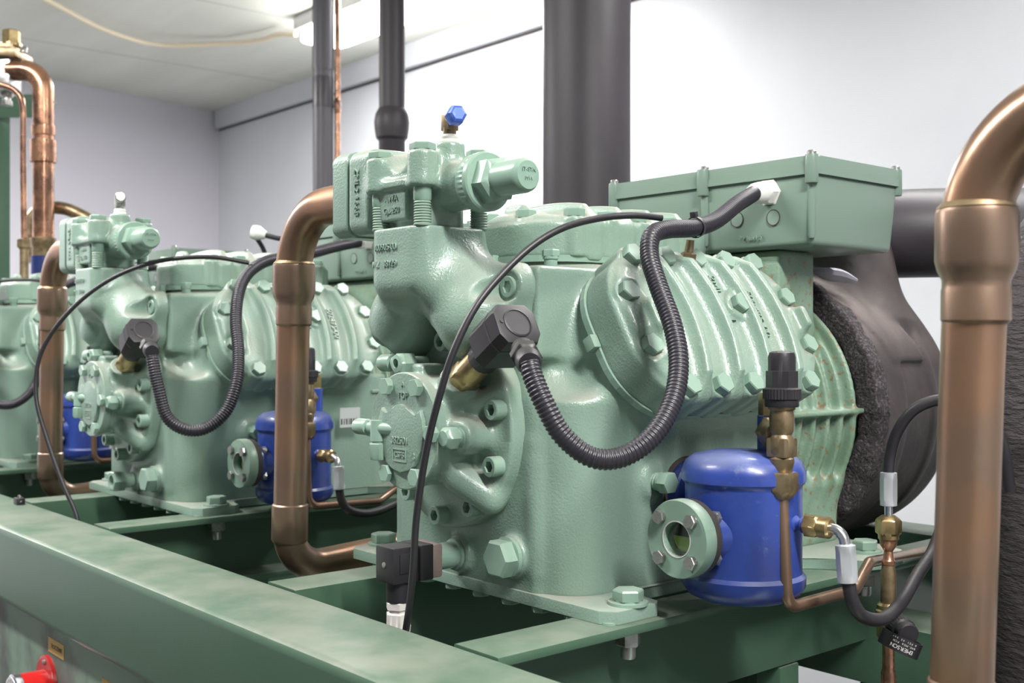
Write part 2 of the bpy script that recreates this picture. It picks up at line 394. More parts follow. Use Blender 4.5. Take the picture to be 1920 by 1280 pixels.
# cream cable hanging in a loop under the ceiling
bm = B(); tube(bm, [(-5.0, 1.45, 2.99), (-5.2, 1.73, 2.975), (-5.43, 2.06, 2.96), (-5.5, 2.35, 2.955), (-5.3, 2.62, 2.965), (-5.1, 2.715, 2.96), (-4.98, 2.74, 2.965), (-4.83, 2.76, 2.94)], .012, seg=10)
tag(obj('ceiling_cable', bm, 'cream'), 'cream electrical cable drooping under the ceiling towards the tube light', 'cable')

# ------------------------------------------------------------------ steel frame
fr = thing('steel_frame', 'green welded steel frame carrying the row of compressors', 'frame', (-1.1, .66, 1.13))
def wp(x, y, z): return (x+1.1, y-.66, z-1.13)
b = B(); box(b, wp(-1.9, .6615, 1.066), (2.75, .0685, .064), .012, seg=4); obj('front_beam', b, 'beam', fr)
b = B(); box(b, wp(-1.9, 1.80, 1.080), (2.75, .05, .048), .006); obj('rear_beam', b, 'beam', fr)
def channel(x0, x1, open_right, y0=.7305, y1=1.75, zt=1.13, zb=1.003, lip=True):
    b = B(); t = .011; xm = x0 if open_right else x1; s = 1 if open_right else -1
    pts = [(x0, zb), (x1, zb), (x1, zb+t), (xm+s*t*.9+(0), zb+t+.002), (xm+s*t*.9, zt-t-.002), (x1, zt-t), (x1, zt), (x0, zt)]
    if not lip: pts = [(x0, zb), (xm+s*t, zb), (xm+s*t, zt-t-.002), (x1, zt-t), (x1, zt), (x0, zt)]
    if not open_right: pts = [(x0+x1-x, z) for x, z in pts]; pts = pts[::-1]
    mt = Matrix(((1, 0, 0, 1.1), (0, 0, 1, -.66), (0, 1, 0, -1.13), (0, 0, 0, 1)))
    pts = pts[::-1]
    prism(b, pts, y0, y1, mt)
    bmesh.ops.recalc_face_normals(b, faces=b.faces)
    bmesh.ops.bevel(b, geom=[e for e in b.edges if abs((e.verts[0].co-e.verts[1].co).normalized().y) > .9], offset=.0022, segments=2, affect='EDGES', profile=.6)
    obj('cross_beam', b, 'beam', fr)
for k in range(4):
    dx = -1.035*k
    channel(-.946+dx, -.873+dx, True, lip=k > 0)
    channel(-1.352+dx, -1.280+dx, False)
for k in range(3):
    b = B(); box(b, wp(-.955-1.035*k, 1.31, .5005), (.02, .022, .5005), .003); obj('leg', b, 'beam', fr)
for x in (-4.5, .70):
    b = B(); box(b, wp(x, .665, .50), (.04, .04, .50), .004); obj('leg', b, 'beam', fr)
# lower rail behind the oil valves
b = B(); box(b, wp(-2.68, 1.56, .985), (1.92, .06, .048), .005); obj('lower_rail', b, 'beam', fr)
for x in (-.90, -1.9, -3.0):
    b = B(); box(b, wp(x, 1.56, .469), (.05, .055, .467), .004); obj('leg', b, 'beam', fr)
b = B(); box(b, wp(-1.77, .985, .82), (1.6, .10, .003)); o = obj('cable_tray', b, 'perf', fr); o['label'] = 'galvanised perforated tray'
b = B(); box(b, wp(-2.86, 1.60, .47), (1.70, .004, .46)); obj('added_rear_sheet', b, 'beam', fr)  # sheet added behind the frame to keep the gaps below the beams dark
obj('tray_bracket', box(B(), wp(-1.77, .88, .91), (.02, .004, .09)), 'beam', fr)

# ------------------------------------------------------------------ compressor
SH = .208
def bankf(X, Z, a):
    ca, sa = math.cos(a), math.sin(a); T = -X*sa+(Z-SH)*ca; N = X*ca+(Z-SH)*sa; return T, N
def crank_sdf(X, Y, Z):
    d = scyl(X, Y, Z, (0, .03, SH), (0, .46, SH), .150, .02)
    d = smin(d, scyl(X, Y, Z, (0, .010, SH), (0, .06, SH), .137, .004), .008)
    sump = srr(X, Y-.255, Z, .198, .240, .055, .010, .25, .006)
    d = smin(d, sump, .035)
    d = smin(d, sbox(X, Y, Z, (0, .11, .105), (.1415, .102, .095), .006), .018)
    for a in (R_(30), PI/2, R_(150)):
        T, N = bankf(X, Z, a)
        d = smin(d, srr(T, Y-.241, N, .100, .173, .080, .06, .217, .003), .045)
    d = smin(d, sbox(X, Y, Z, (0, .165, .356), (.143, .155, .057), .006), .02)
    # bosses for the side plugs
    for sx in (-1, 1):
        d = smin(d, scyl(X, Y, Z, (sx*.17, .1525, .145), (sx*.204, .1525, .145), .018, .003), .02)
    d = smin(d, scyl(X, Y, Z, (.105, .02, .055), (.105, -.004, .055), .026, .003), .006)
    d = smin(d, scyl(X, Y, Z, (.0, .02, .044), (.0, -.004, .044), .024, .003), .004)
    # raised vertical web beside the front face
    d = smin(d, scap(X, Y, Z, (.136, .02, .04), (.136, .018, .172), .011), .012)
    return d
crank_me = sdf_mesh('crankcase', crank_sdf, (-.30, -.02, .0), (.30, .50, .46), .0038, 'cast')

CY = [-.12, -.06, 0, .06, .12]
def cover_pts():
    p = [(sx*.092, y) for y in CY for sx in (1, -1)]
    p += [(sx*.037, sy*.156) for sx in (1, -1) for sy in (1, -1)]
    return p
def cover_sdf(X, Y, Z):
    d = srr(X, Y, Z, .104, .178, .080, 0, .046, .004)
    d = smin(d, srr(X, Y, Z, .101, .172, .078, .02, .060, .014), .006)
    t = np.clip(abs(X)/.102, 0, 1.3)
    d = smax(d, Z-(.061-.010*t**2), .006)
    # arched ribs across the short side
    top = .0805-.012*t**2-.10*np.clip(t-.80, 0, 1)
    bow = .014*(1-t*t)
    for yc in (-.152, -.092, -.031, .030, .091, .150):
        rib = smax(smax(abs(Y-yc-bow+.004)-.0056, Z-top+(.006 if abs(yc) > .12 else 0), .005), abs(X)-(.1035 if abs(yc) < .12 else .052), .006)
        d = smin(d, rib, .024 if abs(yc) < .12 else .012)
    # scooped pockets that open outwards round every bolt
    for px_, py_ in cover_pts():
        if abs(px_) > .05: q = (px_*1.35, py_*1.06)
        else: q = (px_*1.15, py_*1.30)
        d = smax(d, -scap(X, Y, Z, (px_, py_, .073), (q[0], q[1], .066), .0205, .023), .007)
        d = smin(d, scyl(X, Y, Z, (px_, py_, .0), (px_, py_, .052), .0160, .002), .004)
    d = smin(d, scyl(X, Y, Z, (-.017, .03, .04), (-.017, .03, .066), .019, .002), .008)
    # flat lettered pad at the front
    d = smin(d, sbox(X, Y, Z, (-.008, -.143, .046), (.020, .013, .0115), .004), .012)
    return d
cover_me = sdf_mesh('head_cover', cover_sdf, (-.12, -.19, -.006), (.12, .19, .085), .0024, 'cast')
gb = B(); prism(gb, rrect(.1065, .181, .082, 10), -.007, .0015); gasket_me = bpy.data.meshes.new('gasket'); gb.to_mesh(gasket_me); gb.free(); gasket_me.materials.append(M['smooth'])

def manifold_sdf(X, Y, Z):
    d = smax(sbox(X, Y, Z, (0, -.046, .445), (.0585, .0575, .072), .026), sbox(X, Y, Z, (0, -.046, .42), (.0585, .0575, .08), .010), .004)
    d = smin(d, scap(X, Y, Z, (.022, -.030, .428), (.078, -.012, .368), .034, .038), .022)
    d = smin(d, scap(X, Y, Z, (-.022, -.020, .428), (-.088, -.012, .372), .030, .036), .022)
    for sx in (-1, 1):
        d = smin(d, scap(X, Y, Z, (sx*.02, -.046, .40), (sx*.072, -.028, .350), .044, .047), .022)
        d = smin(d, scap(X, Y, Z, (sx*.072, -.028, .345), (sx*.078, .02, .338), .047, .050), .02)
        d = smin(d, scyl(X, Y, Z, (sx*.118, .010, .386), (sx*.118, -.014, .386), .0225, .003), .02)
    d = smin(d, scyl(X, Y, Z, (-.088, .010, .305), (-.088, -.010, .305), .021, .003), .02)
    d = smin(d, scyl(X, Y, Z, (.035, .010, .318), (.035, -.010, .318), .021, .003), .02)
    d = smin(d, sbox(X, Y, Z, (0, .003, .368), (.125, .009, .042), .008), .03)
    for bx, bz, by in ((.118, .386, -.014), (-.118, .386, -.014), (-.088, .305, -.010), (.035, .318, -.010)):
        d = smax(d, -scyl(X, Y, Z, (bx, by, bz), (bx, -.12, bz), .0185, .001), .004)
    d = smax(d, Z-.4615, .002)
    d = smax(d, Y-.0105, .001)
    return d
manifold_me = sdf_mesh('manifold', manifold_sdf, (-.16, -.115, .26), (.16, .016, .47), .0027, 'cast')

def pump_sdf(X, Y, Z):
    z = Z-SH
    d = scyl(X, Y, z, (0, -.076, 0), (0, 0, 0), .0705, .003)
    d = smin(d, scyl(X, Y, z, (0, -.018, 0), (0, .012, 0), .128, .004), .012)
    d = smin(d, sbox(X, Y, z, (-.022, -.035, .058), (.036, .035, .026), .006), .008)   # top shoulder
    d = smin(d, scyl(X, Y, z, (.040, -.040, .040), (.066, -.050, .066), .0235, .002), .014)  # sensor boss
    d = smin(d, scyl(X, Y, z, (.082, -.062, -.004), (.082, .0, -.004), .019, .003), .016)  # side gallery
    d = smin(d, scyl(X, Y, z, (.030, -.045, -.004), (.082, -.045, -.004), .018, .003), .016)
    d = smin(d, scap(X, Y, z, (.058, -.045, -.056), (.088, -.018, -.082), .019), .014)
    d = smin(d, scap(X, Y, z, (.075, -.03, .035), (.105, -.012, .05), .012), .012)
    # counterbores of the flange screws
    return d
pump_me = sdf_mesh('oil_pump_body', pump_sdf, (-.135, -.085, .07), (.135, .016, .345), .0027, 'cast')

def motor_sdf(X, Y, Z):
    z = Z-SH; r = np.sqrt(X*X+z*z)
    core = scyl(X, Y, Z, (0, .40, SH), (0, .66, SH), .178, .006)
    seam = smax(abs(z-.006)-.004, np.maximum(abs(Y-.53)-.10, r-.204), .003)
    d = core
    for k in range(6):
        yc = .452+.031*k
        ring = smax(abs(Y-yc)-.0045, r-(.1885+.0026*k), .005)
        d = smin(d, ring, .011)
    d = smin(d, seam, .006)
    d = smin(d, sbox(X, Y, Z, (.0, .52, .36), (.157, .045, .095), .006), .02)  # neck below the terminal box
    d = smin(d, sbox(X, Y, Z, (.0, .56, .06), (.17, .05, .05), .01), .03)      # rear pedestal
    return d
motor_me = sdf_mesh('motor_housing', motor_sdf, (-.22, .39, .005), (.22, .68, .465), .0036, 'fin')

def insul_sdf(X, Y, Z):
    z = Z-SH
    d = scyl(X, Y, z, (0, .668, 0), (0, .90, 0), .218, .045)
    d = smin(d, scyl(X, Y, z, (0, .655, 0), (0, .72, 0), .2235, .006), .006)
    d = smin(d, scyl(X, Y, z, (.09, .79, .12), (.05, .80, .27), .082, .01), .04)
    d = smin(d, scyl(X, Y, z, (0, .80, 0), (0, .818, 0), .2215, .002), .004)
    lap = smax(abs(Y-.70-.12*(X-.1)-.03*np.sin(z*20))-.05, scyl(X, Y, z, (0, .60, 0), (0, .95, 0), .2265), .004)
    d = smin(d, smax(lap, -(z-.08), .004), .003)
    return d
insul_me = sdf_mesh('motor_end_insulation', insul_sdf, (-.25, .63, -.03), (.25, .93, .50), .0042, 'foam')
def ring_sdf(X, Y, Z):
    z = Z-SH; r = np.sqrt(X*X+z*z); a = np.arctan2(z, X)
    wob = .004*np.sin(a*7)+.003*np.sin(a*17+1)+.0015*np.sin(a*41)
    d = smax(abs(Y-.648+wob*.6)-.018, np.maximum(r-.226-wob*.5, .186-r), .008)
    n = np.sin(X*310)*np.sin(Y*290+1)*np.sin(Z*330+2)
    return d+.0012*n
ring_me = sdf_mesh('cut_foam_ring', ring_sdf, (-.245, .61, -.035), (.245, .69, .45), .004, 'foamcut')

def plate_outline():
    rs = [(.255, .003), (.272, .017), (.272, .082), (.262, .094), (.243, .094), (.218, .105), (.205, .125), (.203, .42), (.232, .455), (.255, .470), (.285, .49), (.300, .53), (.295, .58), (.275, .61), (.24, .625), (.20, .625)]
    return rs+[(-x, y) for x, y in rs[::-1]]

def text_front(name, s, size, m, parent, x, y, z, ext=.0008, rot=0):
    return text(name, s, size, m, parent, Matrix.Translation((x, y, z)) @ Matrix.Rotation(PI/2, 4, 'X') @ Matrix.Rotation(rot, 4, 'Z'), ext)

def fitting(name, parent, p, d, prof, m, seg=36, twist=0, label=None):
    o = obj(name, lathe(B(), prof, seg=seg), m, parent, mtx=frame(p, d) @ Matrix.Rotation(twist, 4, 'Z'))
    if label: o['label'] = label
    return o

def make_compressor(loc, label):
    t = thing('compressor', label, 'compressor', loc, 'refrigeration compressors on the frame')
    obj('crankcase', crank_me, 'cast', t)
    obj('motor_housing', motor_me, 'fin', t)
    obj('base_plate', prism(B(), plate_outline()[::-1], .0002, .0150, bev=.0015), 'cast', t)
    for sx in (-1, 1):
        for y in (.054, .55):
            fb = hexbolt(t, (sx*.252, y, .015), (0, 0, 1), .032, .014, 'smooth', 'foot_bolt', washer=.0235, twist=.4)
            nb = B(); lathe(nb, [(.0135, -.033, 'h'), (.0155, -.031, 'h'), (.0155, -.015, 'h'), (.0135, -.013, 'h')], seg=36); lathe(nb, [(.008, -.048), (.009, -.045), (.009, -.012)], seg=20)
            obj('foot_nut', nb, 'zinc', t, loc=(sx*.252, y, 0))
    for k in range(9):
        hexbolt(t, (-.205+.058*k, .016, .0002), (0, 0, -1), .021, .008, 'smooth', 'sump_bolt')
    obj('manifold', manifold_me, 'cast', t)
    for x, z in ((.118, .386), (-.118, .386)): capscrew(t, (x, -.013, z), (0, -1, 0), .0135, .004)
    capscrew(t, (-.088, -.009, .305), (0, -1, 0), .0125, .006); capscrew(t, (.035, -.009, .318), (0, -1, 0), .0125, .005)
    text_front('casting_number', '300905 00', .0115, 'cast', t, -.016, -.1035, .4375, .0012)
    text_front('casting_number', '1 Z   38129', .0115, 'cast', t, -.018, -.1035, .4165, .0012)
    # heads
    for j, a in enumerate((R_(30), PI/2, R_(150))):
        n = Vector((math.cos(a), 0, math.sin(a)))
        mtx = Matrix.Translation(Vector((0, .241, SH))+n*.2225) @ Matrix.Rotation(PI/2-a, 4, 'Y')
        hc = obj('cylinder_head', cover_me, 'cast', t, mtx=mtx)
        g = obj('gasket', gasket_me, 'smooth', hc, loc=(0, 0, 0))
        for px_, py_ in cover_pts(): hexbolt(hc, (px_, py_, .0515), (0, 0, 1), .0245, .0125, 'smooth', 'head_bolt', twist=random.random())
        if j != 1:
            hexbolt(hc, (-.017, .03, .0655), (0, 0, 1), .0245, .0115, 'smooth', 'head_bolt', twist=.3)
        if j == 0:
            text('lettering', 'HP', .021, 'cast', hc, Matrix.Translation((-.008, -.141, .0577)), .0012)
            text('lettering', '2ML', .017, 'cast', hc, Matrix.Translation((-.050, .010, .0600)), .0012)
            text('lettering', '502475-00', .0165, 'cast', hc, Matrix.Translation((-.008, .070, .0612)), .0012)
            text('lettering', '1', .014, 'ink', hc, Matrix.Translation((.004, .012, .0614)), .0004)
        b = B(); box(b, (.0, -.184, -.004), (.009, .006, .008), .002); obj('gasket_tab', b, 'smooth', hc)
    hexbolt(t, (.118, .055, .425), (0, 0, 1), .020, .010, 'smooth', 'top_plug'); fitting('plug_neck', t, (.118, .055, .411), (0, 0, 1), [(.0085, 0), (.0085, .016)], 'smooth')
    b = B(); box(b, (.122, .012, .423), (.02, .002, .010), .001)
    # side plugs
    for sx in (-1, 1):
        hexbolt(t, (sx*.217, .1525, .145), (sx, 0, 0), .025, .015, 'smooth', 'side_plug'); fitting('plug_neck', t, (sx*.202, .1525, .145), (sx, 0, 0), [(.0115, 0), (.0115, .004), (.0105, .006), (.0115, .008), (.0105, .010), (.0115, .012), (.0105, .016)], 'smooth')
    fitting('drain_plug', t, (.105, -.003, .055), (0, -1, 0), [(.0255, 0), (.0255, .005), (.0245, .006, 'h'), (.0245, .020, 'h'), (.0215, .0235, 'h')], 'smooth', 48)
    # oil pump and its cover
    obj('oil_pump_body', pump_me, 'cast', t)
    for deg in (-15, 21, 57, 93, 129, 165, 201, 237, 273, 309):
        a = -R_(deg)
        if deg in (201, 309): continue
        capscrew(t, (.112*math.cos(a), -.018, SH+.112*math.sin(a)), (0, -1, 0))
    pc = obj('oil_pump_cover', lathe(B(), [(.0735, -.002), (.0735, .009), (.072, .0105), (.001, .0105)], seg=64, cap=False), 'cast', t, mtx=frame((0, -.0765, SH), (0, -1, 0)))
    # raised shield on the cover
    shape = [(-.047, .015), (-.041, .028), (-.032, .019), (-.027, .020), (-.013, .031), (.0, .034), (.013, .031), (.027, .020), (.032, .019), (.041, .028), (.047, .015), (.049, -.003), (.044, -.022), (.030, -.041), (.018, -.048), (0, -.052), (-.018, -.048), (-.030, -.041), (-.044, -.022), (-.049, -.003)]
    sb = prism(B(), shape[::-1], .0100, .0160, bev=.0018)
    yc = -.0765-.0105
    mt = Matrix.Translation((0, 0, 0))
    s_o = obj('cover_shield', sb, 'cast', pc); s_o.matrix_local = Matrix.Rotation(0, 4, 'Z')
    fm = frame((0, -.0765, SH), (0, -1, 0)).inverted()
    def ct(s, size, x, z, dy=.0163):
        text('lettering', s, size, 'cast', pc, fm @ Matrix.Translation((x, -.0765-dy, SH+z)) @ Matrix.Rotation(PI/2, 4, 'X'), .0009)
    ct('TOP', .0115, .0, .044, .0108); ct('A', .0095, 0, .058, .0108); ct('382501', .0125, .0, -.012); ct('CSF6', .0095, .0, -.030); ct('3', .011, .031, -.030)
    bb = B()
    for c, h in (((0, -.0225), (.014, .0008)), ((0, -.0375), (.014, .0008)), ((-.014, -.030), (.0008, .008)), ((.014, -.030), (.0008, .008))):
        box(bb, (c[0], -.0765-.0163, SH+c[1]), (h[0], .0008, h[1]), mtx=fm)
    obj('date_frame', bb, 'cast', pc)
    for k in range(6):
        a = k*PI/3; hexbolt(t, (.0635*math.cos(a), -.087, SH+.0635*math.sin(a)), (0, -1, 0), .0205, .0085, 'smooth', 'cover_bolt', twist=.2+k)
    fitting('gallery_plug', t, (.082, -.061, SH-.004), (0, -1, 0), [(.0125, 0), (.0125, .003), (.010, .004), (.010, .008), (.0145, .009, 'h'), (.0145, .020, 'h'), (.012, .024, 'h'), (.009, .026)], 'smooth', 48)
    text_front('lettering', 'TOP', .012, 'cast', t, .035, -.0185, SH+.103, .0009)
    # Schrader service fittings on the pump
    for (p, kind) in (((-.020, -.078, .292), 0), ((-.047, -.121, .209), 1)):
        x, y, z = p
        if kind == 0:
            fitting('service_fitting', t, (x, y+.04, z), (0, -1, 0), [(.009, 0), (.009, .022), (.0145, .023, 'h'), (.0145, .040, 'h'), (.012, .043, 'h'), (.011, .046), (.006, .047), (.006, .040)], 'smooth', 48)
            fitting('service_valve', t, (x-.005, y+.012, z), (-1, -.05, 0), [(.008, 0), (.008, .010), (.006, .012), (.010, .013), (.010, .019), (.007, .020), (.007, .024), (.011, .025), (.011, .026), (.0115, .027, 'k'), (.0115, .046, 'k'), (.010, .049), (.006, .050)], 'smooth', 48)
        else:
            fitting('service_fitting', t, (x, y+.028, z-.002), (0, 0, -1), [(.009, -.012), (.010, .0), (.010, .014), (.008, .016), (.0125, .018, 'h'), (.0125, .034, 'h'), (.010, .038), (.005, .039)], 'smooth', 48)
            fitting('service_valve', t, (x, y+.028, z), (-1, -.0, 0), [(.009, -.004), (.009, .014), (.007, .016), (.007, .020), (.010, .021), (.0105, .022, 'k'), (.0105, .046, 'k'), (.009, .049), (.006, .050)], 'smooth', 48)
            fitting('service_valve', t, (x, y+.028, z), (1, .25, 0), [(.008, -.002), (.008, .02), (.006, .034)], 'smooth', 24)
    # terminal box
    tb = obj('terminal_box', None or box_taper(), 'boxm', t)
    lid = B(); prism(lid, rrect(.202, .115, .014), 0, .011); prism(lid, rrect(.200, .113, .013), .011, .026, bev=.003)
    lo = obj('box_lid', lid, 'boxm', t, loc=(.036, .562, .556))
    for sx, sy in ((-1, -1), (0, -1), (1, -1), (-1, 1), (0, 1), (1, 1)):
        fitting('lid_lug', lo, (sx*.193, sy*.110-.004*(-sy if sx == 0 else 0), -.013), (0, 0, 1), [(.0085, 0), (.0095, .002), (.0095, .036), (.009, .040)], 'boxm', 24)
        fitting('lid_screw', lo, (sx*.193, sy*.110, .027), (0, 0, 1), [(.0065, 0), (.0065, .004), (.005, .006)], 'zinc', 20)
    fy = .4545
    for sx in (-1, 0, 1): fitting('box_column', tb, (.036+sx*.189, .4530 if sx == 0 else .4580, .466), (0, 0, 1), [(.004, 0), (.0055, .004), (.0065, .085)], 'boxm', 20)
    for x, z, r in ((.162, .5, .0118), (.096, .540, .0118), (.096, .5025, .0118), (-.13, .52, .0118)):
        k = lathe(B(), [(r, 0), (r, .0006), (r-.0012, .0006), (r-.0012, .0)], seg=32, cap=False); obj('knockout', k, 'gasket', t, mtx=frame((x, fy-.0002, z), (0, -1, 0)))
        k = lathe(B(), [(r-.0012, 0), (r-.0012, .0004), (.0005, .0004)], seg=32, cap=False); obj('knockout', k, 'boxm', t, mtx=frame((x, fy-.0002, z), (0, -1, 0)))
    text_front('lettering', 'M 16x1,5', .011, 'boxm', t, .122, fy-.0008, .473, .0006)
    # conduit gland on the box
    fitting('cable_gland', t, (.156, fy-.001, .537), (.05, -1, -.12), [(.0205, -.002, 'h'), (.0205, .003, 'h'), (.0180, .0035, 'h'), (.0180, .018, 'h'), (.0160, .020), (.0160, .026), (.0145, .038), (.0115, .045), (.006, .046)], 'white', 48, label='white plastic gland')
    fitting('gland_washer', t, (.156, fy+.0005, .537), (0, -1, 0), [(.0195, -.001), (.0195, .0015)], 'gasket', 32)
    # rear suction end, insulated
    o = obj('motor_end_insulation', insul_me, 'foam', t); o['label'] = 'black foam sheet wrapped round the motor end'
    o = obj('cut_foam_ring', ring_me, 'foamcut', t)
    bm = B(); tube(bm, [(.10, .640, .435), (.12, .650, .428), (.135, .67, .424), (.15, .69, .416)], lambda i, n: .004+.007*math.sin(PI*i/(n-1)), seg=8); obj('torn_foam', bm, 'glue', t)
    bm = B(); tube(bm, [(.075, .622, .405), (.09, .622, .393), (.105, .622, .383)], lambda i, n: .004+.007*math.sin(PI*i/(n-1)), seg=8); obj('torn_foam', bm, 'glue', t)
    # brass fitting on top behind the head
    fitting('brass_fitting', t, (.205, .215, .425), (.2, -.05, 1), [(.006, -.04), (.006, .0), (.010, .001, 'h'), (.010, .008, 'h'), (.006, .010), (.005, .026)], 'dullbrass', 36)
    return t
def box_taper():
    b = B(); box(b, (0, 0, 0), (1, 1, 1))
    for v in b.verts:
        top = v.co.z > 0
        hx, hy = (.198, .111) if top else (.190, .104)
        v.co = Vector((.036+hx*v.co.x, .562+hy*v.co.y, .560 if top else .4555))
    bmesh.ops.bevel(b, geom=[e for e in b.edges], offset=.009, segments=4, profile=.5, affect='EDGES')
    return b

# ---- discharge valve standing on the manifold
def valve_sdf(X, Y, Z):
    y = Y+.046; zc = Z-.511
    d = scyl(X, Y, Z, (-.11, -.046, .511), (.098, -.046, .511), .030, .004)
    d = smin(d, scyl(X, Y, Z, (0, -.046, .4615), (0, -.046, .53), .043, .003), .008)
    d = smin(d, sbox(X, y, Z, (0, 0, .531), (.050, .047, .020), .010), .010)
    for sx in (-1, 1):
        for sy in (-1, 1):
            h = .552
            d = smin(d, scyl(X, y, Z, (sx*.045, sy*.044, .509), (sx*.045, sy*.044, h), .0185, .003), .008)
    d = smin(d, sbox(X, y, Z, (0, 0, .5155), (.060, .056, .006), .004), .006)
    d = smin(d, scyl(X, y, Z, (.042, 0, .52), (.042, 0, .567), .019, .004), .01)
    # scoop between the two front ears
    sc = scyl(X, y, Z, (-.004, -.085, .552), (-.004, -.02, .560), .022)
    d = smax(d, -sc, .008)
    d = smin(d, sbox(X, y, Z, (-.012, -.040, .490), (.030, .010, .019), .003), .004)
    d = smin(d, srr(y, zc-.004, X, .050, .0555, .016, -.112, -.066, .003), .006)
    d = smin(d, scyl(X, Y, Z, (-.07, -.046, .513), (-.02, -.046, .52), .044, .01), .02)
    return d
valve_me = sdf_mesh('valve_body', valve_sdf, (-.12, -.115, .455), (.11, .02, .575), .0022, 'cast')
def make_valve(loc, label, bluecap):
    t = thing('discharge_valve', label, 'valve', loc, 'discharge shut-off valves')
    obj('valve_body', valve_me, 'cast', t)
    mx = Matrix.Translation((0, -.046, .515)) @ Matrix(((0, 0, 1, 0), (1, 0, 0, 0), (0, 1, 0, 0), (0, 0, 0, 1)))
    fl = prism(B(), rrect(.0505, .057, .016), -.150, -.1175, mx, bev=.003); obj('pipe_flange', fl, 'cast', t)
    for sy in (-1, 1):
        for sz in (-1, 1): fitting('flange_bolt', t, (-.150, -.046+sy*.036, .515+sz*.042), (-1, 0, 0), [(.012, 0), (.012, .006), (.009, .009)], 'smooth', 20)
    text('lettering', 'ZML2 1668', .0135, 'cast', t, Matrix.Translation((-.092, -.0965, .515)) @ Matrix.Rotation(PI/2, 4, 'X') @ Matrix.Rotation(-PI/2, 4, 'Z'), .0012)
    for sx in (-1, 1):
        for sy in (-1, 1):
            prof = [(.0105, .4605)]
            for k in range(9): prof += [(.0113, .4625+k*.0033), (.0098, .4642+k*.0033)]
            prof += [(.0112, .493), (.0112, .512)]
            st = obj('stud', lathe(B(), prof, seg=20), 'smooth', t, loc=(sx*.045, -.046+sy*.044, 0))
            if not (sx == 1 and sy == 2): hexbolt(st, (0, 0, .5515), (0, 0, 1), .0285, .010, 'smooth', 'stud_head', twist=.3*sx+sy)
    text_front('lettering', 'AWA', .0115, 'cast', t, -.012, -.0965, .4985, .0009); text_front('lettering', 'GJL-250', .0105, 'cast', t, -.012, -.0965, .4835, .0009)
    fitting('spindle_ring', t, (.096, -.046, .511), (1, 0, 0), [(.030, 0), (.0345, .001), (.0355, .003, 'k'), (.0355, .015, 'k'), (.036, .016), (.036, .022), (.034, .024), (.02, .025)], 'smooth', 72)
    fitting('spindle_nut', t, (.120, -.046, .511), (1, 0, 0), [(.029, 0, 'h'), (.029, .018, 'h'), (.024, .022, 'h'), (.02, .023)], 'smooth', 48, twist=.2)
    cp = fitting('spindle_cap', t, (.142, -.046, .511), (1, 0, 0), [(.0205, 0), (.0205, .040), (.0195, .045), (.0165, .0485), (.001, .0495)], 'smooth', 40)
    fi = frame((.142, -.046, .511), (1, 0, 0)).inverted()
    for s, dz in (('IT-STN', .006), ('MW', -.004)): text('lettering', s, .007, 'smooth', cp, fi @ Matrix.Translation((.1917, -.046, .511+dz)) @ Matrix.Rotation(PI/2, 4, 'Z') @ Matrix.Rotation(PI/2, 4, 'X'), .0005)
    fitting('thread_tape', t, (.042, -.046, .566), (0, 0, 1), [(.0115, 0), (.0120, .003), (.0105, .005), (.0115, .008), (.010, .011)], 'ptfe', 24)
    eb = B(); box(eb, (.042, -.046, .592), (.0082, .0082, .0105), .002); lathe(eb, [(.0085, .575), (.0085, .586)], Matrix.Translation((.042, -.046, 0)), seg=20); lathe(eb, [(.007, .0), (.007, .018)], frame((.042, -.046, .594), (1, -.35, .12)), seg=20)
    obj('service_elbow', eb, 'dullbrass' if bluecap else 'zinc', t)
    c = fitting('service_cap', t, (.0565, -.051, .5957), (1, -.35, .12), [(.0105, 0, 'h'), (.0125, .002, 'h'), (.0125, .015, 'h'), (.0105, .018, 'h'), (.008, .0195, 'h')] if bluecap else [(.009, 0), (.010, .002), (.010, .018), (.008, .020)], 'bluecap' if bluecap else 'zinc', 36)
    c['label'] = 'blue hexagonal cap' if bluecap else 'silver round cap'
    return t

# ---- discharge pipe
def make_pipe(loc, label, low_label=None):
    t = thing('copper_pipe', label, 'pipe', loc, 'copper discharge pipes')
    P = arcpath([(-.150, -.046, .515), (-.342, -.046, .515), (-.347, -.046, .30), (-.358, -.046, -.028), (-.358, .45, .0)], [.098, .5, .055], 14)
    # split at the sockets
    up = [p for p in P if p.z > .41]
    lowp = [Vector((-.3425, -.046, .40))]+[p for p in P if p.z <= .35]
    b = B(); tube(b, up+[Vector((-.3425, -.046, .388))], .0272, seg=28, smooth=False); obj('upper_elbow', b, 'copper', t)
    b = B(); tube(b, lowp, .0247, seg=28, smooth=False); obj('pipe', b, 'copper', t)
    fitting('socket', t, (-.3425, -.046, .436), (-.012, 0, -1), [(.0275, -.001), (.0312, .001), (.0320, .004), (.0320, .042), (.0300, .050), (.0262, .058), (.0262, .064), (.0268, .066), (.0268, .090), (.0245, .093)], 'copper', 40)
    fitting('brazed_seam', t, (-.3425, -.046, .438), (0, 0, -1), [(.0273, -.003), (.0300, .0), (.0315, .002), (.0300, .004)], 'dullbrass', 40)
    fitting('lower_socket', t, (-.3543, -.046, .073), (-.03, 0, -1), [(.0250, -.002), (.0272, .0), (.0275, .003), (.0275, .052), (.0255, .056)], 'copper', 40)
    return t

